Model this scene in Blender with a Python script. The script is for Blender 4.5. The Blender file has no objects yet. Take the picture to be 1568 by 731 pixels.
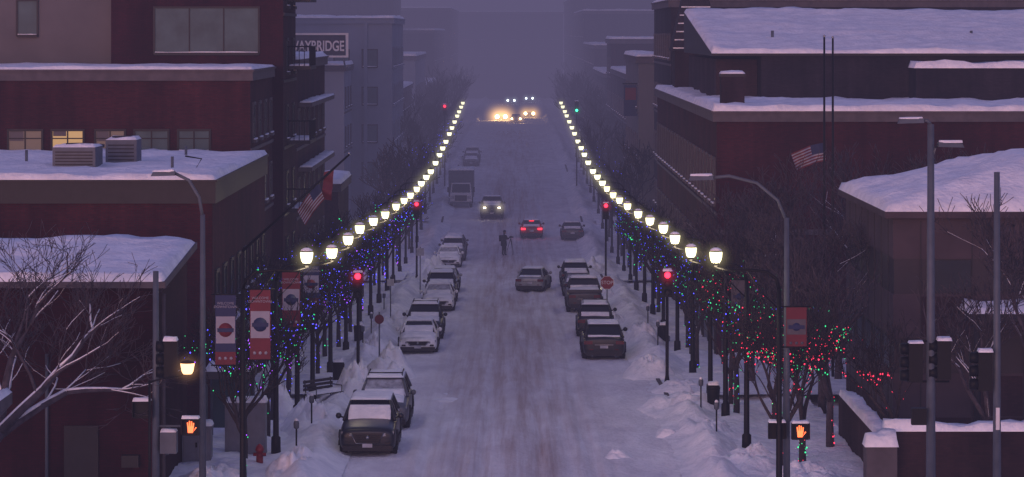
import bpy, math, random
from mathutils import Vector, Matrix, noise
random.seed(11)
R=random.Random(5)

# ------------------------------------------------------------------ materials
MATS={}
def newmat(name):
    m=bpy.data.materials.new(name); m.use_nodes=True
    nt=m.node_tree; b=nt.nodes['Principled BSDF']; MATS[name]=m
    return m,nt,b
def N(nt,t,**k):
    n=nt.nodes.new(t)
    for a,v in k.items(): setattr(n,a,v)
    return n
def plain(name,col,rough=.6,metal=0,var=.25,scale=3.0,bump=0,spec=.4):
    m,nt,b=newmat(name)
    tc=N(nt,'ShaderNodeTexCoord'); no=N(nt,'ShaderNodeTexNoise'); no.inputs['Scale'].default_value=scale; no.inputs['Detail'].default_value=6
    nt.links.new(tc.outputs['Object'],no.inputs['Vector'])
    r=N(nt,'ShaderNodeValToRGB'); c=Vector(col)
    r.color_ramp.elements[0].position=.3; r.color_ramp.elements[1].position=.72
    r.color_ramp.elements[0].color=(*(c*(1-var)),1); r.color_ramp.elements[1].color=(*(c*(1+var)),1)
    nt.links.new(no.outputs['Fac'],r.inputs['Fac']); nt.links.new(r.outputs['Color'],b.inputs['Base Color'])
    b.inputs['Roughness'].default_value=rough; b.inputs['Metallic'].default_value=metal
    b.inputs['Specular IOR Level'].default_value=spec
    if bump:
        bp=N(nt,'ShaderNodeBump'); bp.inputs['Strength'].default_value=bump; bp.inputs['Distance'].default_value=.05
        nt.links.new(no.outputs['Fac'],bp.inputs['Height']); nt.links.new(bp.outputs['Normal'],b.inputs['Normal'])
    return m
def emis(name,col,st,sample=True,base=(.1,.1,.1)):
    m,nt,b=newmat(name)
    b.inputs['Base Color'].default_value=(*base,1)
    b.inputs['Emission Color'].default_value=(*col,1); b.inputs['Emission Strength'].default_value=st
    if not sample: m.cycles.emission_sampling='NONE'
    return m
def brick(name,c1,c2,mortar,sx=.22,sz=.075,snow=0.0):
    m,nt,b=newmat(name)
    tc=N(nt,'ShaderNodeTexCoord'); sp=N(nt,'ShaderNodeSeparateXYZ'); nt.links.new(tc.outputs['Object'],sp.inputs[0])
    ad=N(nt,'ShaderNodeMath',operation='ADD'); nt.links.new(sp.outputs['X'],ad.inputs[0]); nt.links.new(sp.outputs['Y'],ad.inputs[1])
    cb=N(nt,'ShaderNodeCombineXYZ'); nt.links.new(ad.outputs[0],cb.inputs['X']); nt.links.new(sp.outputs['Z'],cb.inputs['Y'])
    br=N(nt,'ShaderNodeTexBrick'); br.inputs['Scale'].default_value=1; br.inputs['Brick Width'].default_value=sx; br.inputs['Row Height'].default_value=sz
    br.inputs['Mortar Size'].default_value=.008; br.inputs['Color1'].default_value=(*c1,1); br.inputs['Color2'].default_value=(*c2,1); br.inputs['Mortar'].default_value=(*mortar,1)
    nt.links.new(cb.outputs[0],br.inputs['Vector'])
    no=N(nt,'ShaderNodeTexNoise'); no.inputs['Scale'].default_value=.35; no.inputs['Detail'].default_value=8; nt.links.new(tc.outputs['Object'],no.inputs['Vector'])
    r=N(nt,'ShaderNodeValToRGB'); r.color_ramp.elements[0].position=.3; r.color_ramp.elements[1].position=.7
    r.color_ramp.elements[0].color=(.5,.5,.56,1); r.color_ramp.elements[1].color=(1.2,1.12,1.12,1)
    nt.links.new(no.outputs['Fac'],r.inputs['Fac'])
    mp=N(nt,'ShaderNodeMapping'); mp.inputs['Scale'].default_value=(1.6,.12,1); nt.links.new(cb.outputs[0],mp.inputs['Vector'])
    n2=N(nt,'ShaderNodeTexNoise'); n2.inputs['Scale'].default_value=1; n2.inputs['Detail'].default_value=6; nt.links.new(mp.outputs[0],n2.inputs['Vector'])
    r2=N(nt,'ShaderNodeValToRGB'); r2.color_ramp.elements[0].position=.35; r2.color_ramp.elements[1].position=.75
    r2.color_ramp.elements[0].color=(.8,.8,.82,1); r2.color_ramp.elements[1].color=(1.35,1.35,1.4,1); nt.links.new(n2.outputs['Fac'],r2.inputs['Fac'])
    mx=N(nt,'ShaderNodeMix',data_type='RGBA',blend_type='MULTIPLY'); mx.inputs['Factor'].default_value=1
    nt.links.new(br.outputs['Color'],mx.inputs['A']); nt.links.new(r.outputs['Color'],mx.inputs['B'])
    my=N(nt,'ShaderNodeMix',data_type='RGBA',blend_type='MULTIPLY'); my.inputs['Factor'].default_value=1
    nt.links.new(mx.outputs['Result'],my.inputs['A']); nt.links.new(r2.outputs['Color'],my.inputs['B'])
    nt.links.new(my.outputs['Result'],b.inputs['Base Color']); b.inputs['Roughness'].default_value=.9
    b.inputs['Specular IOR Level'].default_value=.12
    return m
def snowmat(name,c1,c2,sc=(1,1,1),scale=1.2,bump=.5,dirt=None,dist=.15):
    m,nt,b=newmat(name)
    tc=N(nt,'ShaderNodeTexCoord'); mp=N(nt,'ShaderNodeMapping'); mp.inputs['Scale'].default_value=sc
    nt.links.new(tc.outputs['Object'],mp.inputs['Vector'])
    no=N(nt,'ShaderNodeTexNoise'); no.inputs['Scale'].default_value=scale; no.inputs['Detail'].default_value=9; no.inputs['Roughness'].default_value=.62
    nt.links.new(mp.outputs[0],no.inputs['Vector'])
    r=N(nt,'ShaderNodeValToRGB'); r.color_ramp.elements[0].position=.36; r.color_ramp.elements[1].position=.62
    r.color_ramp.elements[0].color=(*c1,1); r.color_ramp.elements[1].color=(*c2,1)
    nt.links.new(no.outputs['Fac'],r.inputs['Fac']); out=r.outputs['Color']
    n2=N(nt,'ShaderNodeTexNoise'); n2.inputs['Scale'].default_value=5; n2.inputs['Detail'].default_value=8; nt.links.new(tc.outputs['Object'],n2.inputs['Vector'])
    if dirt:
        sp=N(nt,'ShaderNodeSeparateXYZ'); nt.links.new(tc.outputs['Object'],sp.inputs[0])
        def streak(sx,sy,p0,p1):
            n=N(nt,'ShaderNodeTexNoise'); n.inputs['Scale'].default_value=1; n.inputs['Detail'].default_value=8; n.inputs['Roughness'].default_value=.68
            m_=N(nt,'ShaderNodeMapping'); m_.inputs['Scale'].default_value=(sx,sy,1); nt.links.new(tc.outputs['Object'],m_.inputs['Vector']); nt.links.new(m_.outputs[0],n.inputs['Vector'])
            mr=N(nt,'ShaderNodeMapRange'); mr.inputs['From Min'].default_value=p0; mr.inputs['From Max'].default_value=p1; nt.links.new(n.outputs['Fac'],mr.inputs['Value']); return mr.outputs[0]
        a1=streak(2.6,.05,.42,.64); a2=streak(.35,.03,.36,.60)
        ab=N(nt,'ShaderNodeMath',operation='ABSOLUTE'); nt.links.new(sp.outputs['X'],ab.inputs[0])
        mr=N(nt,'ShaderNodeMapRange'); mr.inputs['From Min'].default_value=4.2; mr.inputs['From Max'].default_value=1.2; mr.inputs['To Min'].default_value=0.0; mr.inputs['To Max'].default_value=1
        nt.links.new(ab.outputs[0],mr.inputs['Value'])
        sm=N(nt,'ShaderNodeMath',operation='MULTIPLY_ADD'); nt.links.new(a1,sm.inputs[0]); sm.inputs[1].default_value=.55; 
        h=N(nt,'ShaderNodeMath',operation='MULTIPLY'); nt.links.new(a2,h.inputs[0]); h.inputs[1].default_value=.45; nt.links.new(h.outputs[0],sm.inputs[2])
        ml=N(nt,'ShaderNodeMath',operation='MULTIPLY'); nt.links.new(mr.outputs[0],ml.inputs[0]); nt.links.new(sm.outputs[0],ml.inputs[1])
        mx=N(nt,'ShaderNodeMix',data_type='RGBA'); nt.links.new(ml.outputs[0],mx.inputs['Factor']); nt.links.new(out,mx.inputs['A']); mx.inputs['B'].default_value=(*dirt,1)
        out=mx.outputs['Result']
    nt.links.new(out,b.inputs['Base Color'])
    b.inputs['Roughness'].default_value=.85; b.inputs['Specular IOR Level'].default_value=.15
    bp=N(nt,'ShaderNodeBump'); bp.inputs['Strength'].default_value=bump; bp.inputs['Distance'].default_value=dist
    nt.links.new(n2.outputs['Fac'],bp.inputs['Height']); nt.links.new(bp.outputs['Normal'],b.inputs['Normal'])
    return m

SNOW=snowmat('snow',(.72,.73,.79),(.90,.90,.94))
ROADM=snowmat('road_snow',(.72,.70,.75),(.88,.87,.91),sc=(1,.35,1),scale=.9,bump=.8,dirt=(.46,.36,.35),dist=.15)
BRED=brick('brick_red',(.060,.012,.015),(.042,.009,.012),(.031,.019,.022))
BRED2=brick('brick_dark_red',(.044,.009,.0145),(.033,.008,.012),(.023,.012,.015))
BBRN=brick('brick_brown',(.050,.027,.030),(.037,.022,.026),(.034,.026,.028))
BDRK=brick('brick_charcoal',(.030,.023,.029),(.021,.017,.022),(.022,.019,.023))
BEIGE=plain('beige_render',(.11,.10,.108),.9,var=.12,scale=.6)
GREYB=plain('grey_panel',(.17,.20,.26),.85,var=.1,scale=.4)
STONE=plain('stone_trim',(.085,.072,.082),.9,var=.2,scale=2)
TAN=plain('tan_panel',(.050,.033,.040),.85,var=.25,scale=.8)
DPAN=plain('dark_panel',(.022,.015,.020),.6,var=.2,scale=.8)
DTRIM=plain('dark_trim',(.013,.010,.013),.6,var=.2)
BLACK=plain('black_metal',(.005,.005,.007),.55,var=.2,spec=.2)
GALV=plain('galvanised_steel',(.075,.09,.115),.55,var=.15,metal=.1)
SHING=brick('shingles',(.05,.043,.05),(.036,.032,.038),(.02,.02,.02),sx=.35,sz=.22)
WHITE=plain('white_paint',(.6,.6,.62),.6,var=.06)
HVAC=plain('hvac_grey',(.085,.095,.12),.6,var=.15)
CAB=plain('cabinet_grey',(.16,.16,.19),.6,var=.12)
BARK=plain('bark',(.034,.026,.030),.95,var=.35,scale=8)
BARKG=plain('bark_frosted',(.058,.046,.058),.95,var=.4,scale=6)
RUB=plain('rubber',(.012,.012,.012),.85)
def glass(name,col,rough=.12):
    m=plain(name,col,rough,var=.3,scale=.9,spec=.3); return m
GLS=glass('window_glass',(.013,.018,.028),.35)
GLSG=glass('window_glass_pale',(.045,.08,.095),.5)
CARG=glass('car_glass',(.010,.012,.016),.15)
FROST=plain('frosted_glass',(.32,.33,.39),.6,var=.5,scale=4)
LIT=emis('lit_window',(1,.60,.22),.42,base=(.2,.15,.1))
LITD=emis('lit_window_dim',(1,.6,.34),.06,base=(.1,.09,.09))
LAMP=emis('lamp_globe',(1,.93,.52),2.4,base=(.5,.5,.4))
LAMPF=emis('lamp_globe_far',(1,.96,.60),2.8)
WARM=emis('lamp_warm',(1,.56,.26),3.0)
HEAD=emis('headlight_lit',(1,.86,.58),14)
HORG=emis('headlight_amber',(1,.60,.24),170)
HWHT=emis('headlight_white',(.8,.9,1),60)
REDL=emis('red_lit',(1,.02,.05),5)
TAIL=emis('tail_lit',(1,.02,.04),4)
GRNL=emis('green_lit',(.05,1,.45),5)
HANDO=emis('hand_orange',(1,.14,.03),3)
TAILD=plain('tail_lens',(.12,.01,.012),.2,spec=.6)
HLD=plain('headlamp_lens',(.30,.31,.34),.15,spec=.7)
CHROME=plain('chrome',(.35,.36,.38),.25,metal=.9)
PLATE=plain('plate',(.4,.4,.45),.5)
SIGR=plain('sign_red',(.20,.009,.015),.5,var=.1)
BNB=plain('banner_blue',(.012,.02,.07),.7,var=.1); BNR=plain('banner_red',(.11,.012,.022),.7,var=.1); BNW=plain('banner_white',(.24,.24,.29),.7,var=.1)
BNG=plain('banner_grey',(.07,.065,.08),.7,var=.2)
SL={}
for k,c,s in (('b',(.08,.08,1),3.6),('p',(.40,.08,1),2.6),('g',(.03,1,.35),1.5),('r',(1,.03,.09),2.4),('w',(1,.8,.5),1)):
    SL[k]=emis('string_'+k,c,s,sample=False)

# ------------------------------------------------------------------ mesh builder
class MB:
    def __init__(s,name): s.name=name; s.parts={}; s.part('body')
    def part(s,n):
        if n not in s.parts: s.parts[n]=dict(v=[],f=[],m=[],mats=[],sm=[])
        s.c=s.parts[n]; return s
    def add(s,vs,fs,mat,smooth=False):
        c=s.c; o=len(c['v'])
        if mat not in c['mats']: c['mats'].append(mat)
        i=c['mats'].index(mat)
        c['v'].extend([tuple(v) for v in vs])
        for f in fs: c['f'].append(tuple(a+o for a in f)); c['m'].append(i); c['sm'].append(smooth)
    def box(s,x0,x1,y0,y1,z0,z1,mat):
        if x1<x0:x0,x1=x1,x0
        if y1<y0:y0,y1=y1,y0
        vs=[(x0,y0,z0),(x1,y0,z0),(x1,y1,z0),(x0,y1,z0),(x0,y0,z1),(x1,y0,z1),(x1,y1,z1),(x0,y1,z1)]
        s.add(vs,[(3,2,1,0),(4,5,6,7),(0,1,5,4),(1,2,6,5),(2,3,7,6),(3,0,4,7)],mat)
    def hexa(s,b,t,mat):
        s.add(list(b)+list(t),[(3,2,1,0),(4,5,6,7),(0,1,5,4),(1,2,6,5),(2,3,7,6),(3,0,4,7)],mat)
    def tube(s,pts,rad,mat,n=8,smooth=True):
        pts=[Vector(p) for p in pts]
        if not isinstance(rad,(list,tuple)): rad=[rad]*len(pts)
        vs=[];fs=[]
        for i,p in enumerate(pts):
            if i==0: t=pts[1]-p
            elif i==len(pts)-1: t=p-pts[i-1]
            else: t=pts[i+1]-pts[i-1]
            if t.length<1e-6: t=Vector((0,0,1))
            t.normalize(); a=Vector((0,0,1)) if abs(t.z)<.9 else Vector((1,0,0))
            u=t.cross(a).normalized(); w=t.cross(u)
            for k in range(n):
                an=2*math.pi*k/n; vs.append(p+(u*math.cos(an)+w*math.sin(an))*rad[i])
        for i in range(len(pts)-1):
            for k in range(n):
                k2=(k+1)%n; fs.append((i*n+k,i*n+k2,(i+1)*n+k2,(i+1)*n+k))
        fs.append(tuple(range(n))[::-1]); o=(len(pts)-1)*n; fs.append(tuple(o+k for k in range(n)))
        s.add(vs,fs,mat,smooth)
    def lathe(s,c,prof,mat,n=12,axis='z'):
        vs=[];fs=[]
        for r,h in prof:
            for k in range(n):
                an=2*math.pi*k/n; a,b=r*math.cos(an),r*math.sin(an)
                if axis=='z': vs.append((c[0]+a,c[1]+b,c[2]+h))
                elif axis=='y': vs.append((c[0]+a,c[1]+h,c[2]+b))
                else: vs.append((c[0]+h,c[1]+a,c[2]+b))
        for i in range(len(prof)-1):
            for k in range(n):
                k2=(k+1)%n; fs.append((i*n+k,i*n+k2,(i+1)*n+k2,(i+1)*n+k))
        fs.append(tuple(range(n))[::-1]); o=(len(prof)-1)*n; fs.append(tuple(o+k for k in range(n)))
        s.add(vs,fs,mat,True)
    def snow(s,x0,x1,y0,y1,z,th,zf=None,mat=None,seed=0,cell=.6,dip=0):
        mat=mat or SNOW
        if x1<x0:x0,x1=x1,x0
        nx=max(3,min(60,int((x1-x0)/cell))); ny=max(3,min(60,int((y1-y0)/cell)))
        rim=min(.12,(x1-x0)*.08,(y1-y0)*.08)
        xs=[x0,x0+rim]+[x0+rim+(x1-x0-2*rim)*i/nx for i in range(1,nx)]+[x1-rim,x1]
        ys=[y0,y0+rim]+[y0+rim+(y1-y0-2*rim)*i/ny for i in range(1,ny)]+[y1-rim,y1]
        vs=[];fs=[]; big=(x1-x0)>4
        for j,y in enumerate(ys):
            for i,x in enumerate(xs):
                zz=zf(x,y) if zf else z
                e=i in(0,len(xs)-1) or j in (0,len(ys)-1)
                if not e:
                    zz+=max(.015,th*(.75+.6*noise.noise(Vector((x*.7+seed,y*.7,seed*3.1)))+.25*noise.noise(Vector((x*3,y*3,seed)))+(.35*noise.noise(Vector((x*.22,y*.22,seed))) if big else 0)))
                else: zz-=.01
                vs.append((x,y,zz))
        W=len(xs)
        for j in range(len(ys)-1):
            for i in range(W-1): fs.append((j*W+i,j*W+i+1,(j+1)*W+i+1,(j+1)*W+i))
        s.add(vs,fs,mat,True)
    def meshes(s):
        out=[]
        for n,c in s.parts.items():
            if not c['v']: continue
            me=bpy.data.meshes.new(n); me.from_pydata(c['v'],[],c['f'])
            for m in c['mats']: me.materials.append(m)
            me.polygons.foreach_set('material_index',c['m']); me.polygons.foreach_set('use_smooth',c['sm'])
            me.update(); out.append((n,me))
        return out
    def finish(s,loc=(0,0,0),rz=0,sc=1): return spawn(s.name,s.meshes(),loc,rz,sc)
def link(o): bpy.context.scene.collection.objects.link(o); return o
def spawn(name,ms,loc=(0,0,0),rz=0,sc=1,sub=()):
    if len(ms)==1:
        o=link(bpy.data.objects.new(name,ms[0][1])); o.location=loc; o.rotation_euler[2]=rz
        o.scale=(sc,)*3 if not isinstance(sc,tuple) else sc
        return o
    e=link(bpy.data.objects.new(name,None)); e.empty_display_size=.3
    e.location=loc; e.rotation_euler[2]=rz; e.scale=(sc,)*3 if not isinstance(sc,tuple) else sc
    for n,me in ms:
        o=link(bpy.data.objects.new(n,me)); o.parent=e
        if n in sub:
            md=o.modifiers.new('sub','SUBSURF'); md.levels=md.render_levels=2
    return e
def textchild(parent,txt,loc,size,mat,rot=(math.pi/2,0,0),ext=.02,align='CENTER'):
    cu=bpy.data.curves.new('lettering','FONT'); cu.body=txt; cu.size=size; cu.extrude=ext; cu.align_x=align; cu.align_y='CENTER'
    cu.materials.append(mat); o=link(bpy.data.objects.new('lettering',cu)); o.location=loc; o.rotation_euler=rot; o.parent=parent
    return o
# lamp halo: added ball of haze whose own emission stands in for scattered light
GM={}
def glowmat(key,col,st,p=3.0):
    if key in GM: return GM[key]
    m=bpy.data.materials.new('emissive_halo_'+key); m.use_nodes=True; nt=m.node_tree; nt.nodes.clear()
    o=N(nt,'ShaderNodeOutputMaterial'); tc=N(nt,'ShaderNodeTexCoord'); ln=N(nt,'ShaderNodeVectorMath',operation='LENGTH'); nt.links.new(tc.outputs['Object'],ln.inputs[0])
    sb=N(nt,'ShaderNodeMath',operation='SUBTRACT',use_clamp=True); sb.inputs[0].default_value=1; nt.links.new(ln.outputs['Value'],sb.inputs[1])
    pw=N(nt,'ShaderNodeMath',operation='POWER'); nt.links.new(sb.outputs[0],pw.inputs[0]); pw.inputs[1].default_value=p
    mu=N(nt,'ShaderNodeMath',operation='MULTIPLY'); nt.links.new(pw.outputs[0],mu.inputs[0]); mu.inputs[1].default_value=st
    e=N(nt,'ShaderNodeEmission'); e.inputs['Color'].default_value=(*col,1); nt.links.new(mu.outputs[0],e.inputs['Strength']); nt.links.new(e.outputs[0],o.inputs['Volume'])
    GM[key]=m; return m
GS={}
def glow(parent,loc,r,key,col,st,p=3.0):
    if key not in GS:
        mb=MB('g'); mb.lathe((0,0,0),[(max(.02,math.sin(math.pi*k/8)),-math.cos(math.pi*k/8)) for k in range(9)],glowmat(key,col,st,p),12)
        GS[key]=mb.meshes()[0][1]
    o=link(bpy.data.objects.new('emissive_halo',GS[key])); o.parent=parent; o.location=loc; o.scale=(r,r,r)

# ------------------------------------------------------------------ terrain
PR=[(0,0),(90,0),(98,-.02),(118,-.65),(136,-1.25),(155,-1.6),(180,-2.3),(205,-3.0),(228,-3.4),(242,-3.2),(262,-2.4),(300,-1.8),(343,-1.25),(420,-1.5),(517,-2.2),(750,-2.0),(3000,-2.0)]
def lin(T,d):
    if d<=T[0][0]: return T[0][1]
    for (a,za),(b,zb) in zip(T,T[1:]):
        if d<=b:
            return za+(zb-za)*(d-a)/(b-a)
    return T[-1][1]
def gz(d): return (lin(PR,d-6)+2*lin(PR,d)+lin(PR,d+6))/4
def n3(x,y,z=0): return noise.noise(Vector((x,y,z)))
CROSS=[(112,122),(188,200),(252,258),(318,332)]
def xing(y):
    v=1.0
    for a,b in CROSS:
        if a-3<y<b+3:
            t=min(1,max(0,min(y-(a-3),(b+3)-y)/3)); v=min(v,1-t)
    return v
def roadz(x,y):
    z=gz(y)+.05*n3(x*1.3,y*.18)+.035*n3(x*3,y*1.2,4)+.025*n3(x*6,y*2.5,8)
    a=abs(x)
    for tx,dp in ((.9,.07),(2.6,.07),(1.75,.03)):
        w=tx+.3*n3(x>0,y*.03,tx)
        z-=dp*math.exp(-((a-w)/.17)**2); z+=.035*math.exp(-((a-w-.3)/.13)**2)
    z+=.06*math.exp(-((x-.15*n3(1,y*.05))/.35)**2)
    for cy,sx in ((122,1),(112,-1),(119,-1)):
        d=math.hypot(x-sx*7.5,y-cy); z-=.05*math.exp(-((d-5.2)/.16)**2)+.05*math.exp(-((d-6.7)/.16)**2)
    return z+.07
def bankz(x,y):
    a=abs(x); k=xing(y)
    c=6.35+.25*n3(y*.15,2)
    p=math.exp(-((a-c)/.75)**2)
    am=.40 if x>0 and y<112 else .52
    h=p*(am+.40*n3(x*.5,y*.22,9)+.26*n3(x*1.6,y*.9,3)+.12*n3(x*4,y*3,1))*(.12+.88*k)
    r=.12*max(0,min(1,(a-5.7)/.6))*k
    return gz(y)+.05+max(0,h)+r+.05*n3(x*2.5,y*2.5,7)
def pavez(x,y):
    return gz(y)+.24+.2*n3(x*.6,y*.3,5)+.11*n3(x*2,y*1.5,2)+.05*n3(x*5,y*4,2)
def grid(name,xs,ys,fz,mat):
    vs=[(x,y,fz(x,y)) for y in ys for x in xs]; W=len(xs)
    fs=[(j*W+i,j*W+i+1,(j+1)*W+i+1,(j+1)*W+i) for j in range(len(ys)-1) for i in range(W-1)]
    mb=MB(name); mb.part(name); mb.add(vs,fs,mat,True); return mb.finish()
def rng(a,b,st): n=max(1,int(round((b-a)/st))); return [a+(b-a)*i/n for i in range(n+1)]
YN=rng(72,200,.4)+rng(200.6,350,.9)+rng(353,760,4)
grid('road',rng(-5.95,5.95,.13),rng(60,200,.5)+rng(201.2,350,1.4)+rng(353,760,4),roadz,ROADM)
for sd in (-1,1):
    xs=sorted([sd*a for a in rng(5.2,7.9,.15)])
    grid('snow_bank',xs,YN,bankz,SNOW)
    xs=sorted([sd*a for a in rng(7.2,11.2,.3)])
    grid('pavement',xs,[y for y in YN],pavez,SNOW)
    mb=MB('kerb')
    yy=rng(72,500,6)
    for a,b in zip(yy,yy[1:]):
        x0,x1=sd*5.96,sd*6.12
        if x1<x0:x0,x1=x1,x0
        za,zb=gz(a),gz(b)
        mb.hexa([(x0,a,za-.2),(x1,a,za-.2),(x1,b,zb-.2),(x0,b,zb-.2)],[(x0,a,za+.14),(x1,a,za+.14),(x1,b,zb+.14),(x0,b,zb+.14)],STONE)
    mb.finish()
grid('ground',[-1500,-400,-100,-40,-20,-11,-6,0,6,11,20,40,100,400,1500],rng(-60,60,30)[:-1]+rng(60,360,4)+rng(400,3000,200),lambda x,y:gz(y)-.06,SNOW)
for a,b in CROSS:
    for sd in (-1,1):
        xs=sorted([sd*q for q in rng(7.0,45,1.2)])
        grid('side_street',xs,rng(a,b,.8),lambda x,y:gz(y)+.36+.05*n3(x*.8,y,3),SNOW)

def pile(name,x,y,rx,ry,h,seed):
    mb=MB(name); vs=[];fs=[];n=34;m=15
    for j in range(m+1):
        r=j/m
        for i in range(n):
            a=2*math.pi*i/n; rr_=1+.25*n3(math.cos(a)*1.3,math.sin(a)*1.3,seed); px=x+rx*r*rr_*math.cos(a); py=y+ry*r*rr_*math.sin(a)
            hz=h*(1-r*r)**1.3*(1+.9*n3(px*1.1,py*1.1,seed)+.5*n3(px*3.5,py*3.5,seed)+.25*n3(px*8,py*8,seed))
            vs.append((px,py,gz(py)+.05+max(-.3,hz)-(.2 if j==m else 0)))
    for j in range(m):
        for i in range(n):
            i2=(i+1)%n; fs.append((j*n+i,j*n+i2,(j+1)*n+i2,(j+1)*n+i))
    mb.add(vs,fs,SNOW,True); mb.finish()
for i,(x,y,rx,ry,h) in enumerate([(-5.7,111,1.7,3,1.0),(-5.2,123.5,1.3,2.2,.9),(6.4,109,2.0,4,.5),(6.8,100,2,5,.4),(5.9,124,1.4,2.5,.7),(-6.9,101,1.5,4,.8),(-6.6,90,1.2,4,.7),(7.4,92,2.2,4,.45),(-5.5,150,1.2,3,.8),(5.4,152,1.0,3,.6),(-5.5,200,1.4,3,.9),(5.6,202,1.4,3,.9),(-5.4,187,1.2,3,.7),(8.8,88,2,3,.5),(-9,88,1.5,3,.5),(5.6,173,.9,3,.6),(-4.9,235,1.6,4,.7),(-6.2,130,1.2,4,.9),(6.2,140,1.2,4,.8),(5.3,100,.5,.6,.28),(3.4,94.5,.5,.6,.2),(6.8,117,1.4,2.5,.4),(-8.4,106,1.2,3,.7),(-2.5,113,.6,.6,.1)]):
    pile('snow_pile',x,y,rx,ry,h,i*3.3)

# ------------------------------------------------------------------ buildings
def win_f(mb,x0,x1,z0,z1,y,gl=GLS,fr=STONE,mull=1,snow=True):
    f=.09
    mb.part('windows')
    mb.box(x0,x1,y-.02,y+.1,z0,z1,gl)
    mb.box(x0-f,x0,y-.07,y+.05,z0-f,z1+f,fr); mb.box(x1,x1+f,y-.07,y+.05,z0-f,z1+f,fr)
    mb.box(x0,x1,y-.07,y+.05,z1,z1+f,fr); mb.box(x0-.03,x1+.03,y-.16,y+.05,z0-f-.04,z0,fr)
    for k in range(1,mull+1):
        xm=x0+(x1-x0)*k/(mull+1); mb.box(xm-.03,xm+.03,y-.05,y+.02,z0,z1,fr)
    if z1-z0<1.2:
        mb.box(x0,x1,y-.045,y+.02,z0+(z1-z0)*.6,z0+(z1-z0)*.6+.05,fr)
        if gl is LIT or gl is LITD:
            mb.box(x0+.02,x0+(x1-x0)*.45,y-.03,y-.021,z1-(z1-z0)*(.25 if gl is LIT else .5),z1,BEIGE)
    if snow: mb.snow(x0,x1,y-.15,y-.02,z0,.05,seed=x0)
def win_s(mb,sx,dr,y0,y1,z0,z1,gl=GLS,fr=STONE):
    f=.09; mb.part('windows')
    mb.box(sx-dr*.1,sx+dr*.02,y0,y1,z0,z1,gl)
    mb.box(sx-dr*.05,sx+dr*.07,y0-f,y0,z0-f,z1+f,fr); mb.box(sx-dr*.05,sx+dr*.07,y1,y1+f,z0-f,z1+f,fr)
    mb.box(sx-dr*.05,sx+dr*.08,y0,y1,z1,z1+.14,fr); mb.box(sx-dr*.05,sx+dr*.17,y0-.05,y1+.05,z0-f-.05,z0,fr)
    mb.box(sx,sx+dr*.04,y0,y1,(z0+z1)/2-.03,(z0+z1)/2+.03,fr)
    mb.snow(sx+dr*.03,sx+dr*.16,y0,y1,z0,.06,seed=y0)
def bld(name,x0,x1,y0,y1,z1,wall,side,floors=(),fwin=(),trim=STONE,snow=.25,cor=.18,par=.35,ww=1.1,wh=1.5,sp=2.6,lit=.0,z0=None,bandz=None,shop=True):
    mb=MB(name); z0=-7 if z0 is None else z0
    mb.part('walls'); mb.box(x0,x1,y0,y1,z0,z1-par,wall)
    mb.box(x0,x1,y0,y0+.3,z1-par+.0,z1-.08,wall); mb.box(x0,x1,y1-.3,y1,z1-par,z1-.08,wall)
    mb.box(x0,x0+.3,y0+.3,y1-.3,z1-par,z1-.08,wall); mb.box(x1-.3,x1,y0+.3,y1-.3,z1-par,z1-.08,wall)
    mb.part('cornice')
    c=cor
    mb.box(x0-c,x1+c,y0-c,y0,z1-par-.1,z1-.05,trim); mb.box(x0-c,x0,y0,y1,z1-par-.1,z1-.05,trim); mb.box(x1,x1+c,y0,y1,z1-par-.1,z1-.05,trim)
    mb.box(x0-c-.06,x1+c+.06,y0-c-.06,y0+.36,z1-.05,z1+.04,trim); mb.box(x0-c-.06,x0+.36,y0+.36,y1,z1-.05,z1+.04,trim); mb.box(x1-.36,x1+c+.06,y0+.36,y1,z1-.05,z1+.04,trim)
    if snow:
        mb.part('roof_snow'); mb.snow(x0-c,x1+c,y0-c,y1,z1+.045,snow,seed=x0+y0)
    sx=x1 if side<0 else x0; dr=1 if side<0 else -1
    for fz in floors:
        n=int((y1-y0-1)/sp)
        for k in range(n):
            ya=y0+(y1-y0)/n*(k+.5)-ww/2
            win_s(mb,sx,dr,ya,ya+ww,fz,fz+wh,gl=(LITD if R.random()<lit else GLS),fr=trim)
        mb.part('cornice'); mb.box(sx,sx+dr*.06,y0,y1,fz-.5,fz-.36,trim)
    if shop:
        gl=gz((y0+y1)/2)
        n=max(1,int((y1-y0)/4.5))
        for k in range(n):
            ya=y0+(y1-y0)/n*k+.5; yb=y0+(y1-y0)/n*(k+1)-.5
            mb.part('shopfront'); mb.box(sx-dr*.2,sx+dr*.03,ya,yb,gl+.6,gl+3.0,GLS)
            mb.box(sx,sx+dr*.09,ya-.12,ya,gl,gl+3.1,DTRIM); mb.box(sx,sx+dr*.09,yb,yb+.12,gl,gl+3.1,DTRIM); mb.box(sx,sx+dr*.07,ya,yb,gl+2.3,gl+2.38,DTRIM)
            mb.box(sx,sx+dr*.25,ya-.3,yb+.3,gl+3.1,gl+3.5,DTRIM)
            mb.snow(sx+dr*.01,sx+dr*.26,ya-.3,yb+.3,gl+3.5,.1,seed=ya)
    for (a,b,c0,c1,g,mu) in fwin: win_f(mb,a,b,c0,c1,y0,g,DTRIM,mu)
    if bandz:
        mb.part('cornice'); 
        for bz in bandz: mb.box(x0-.05,x1+.05,y0-.07,y0,bz,bz+.25,trim)
    return mb

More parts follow.
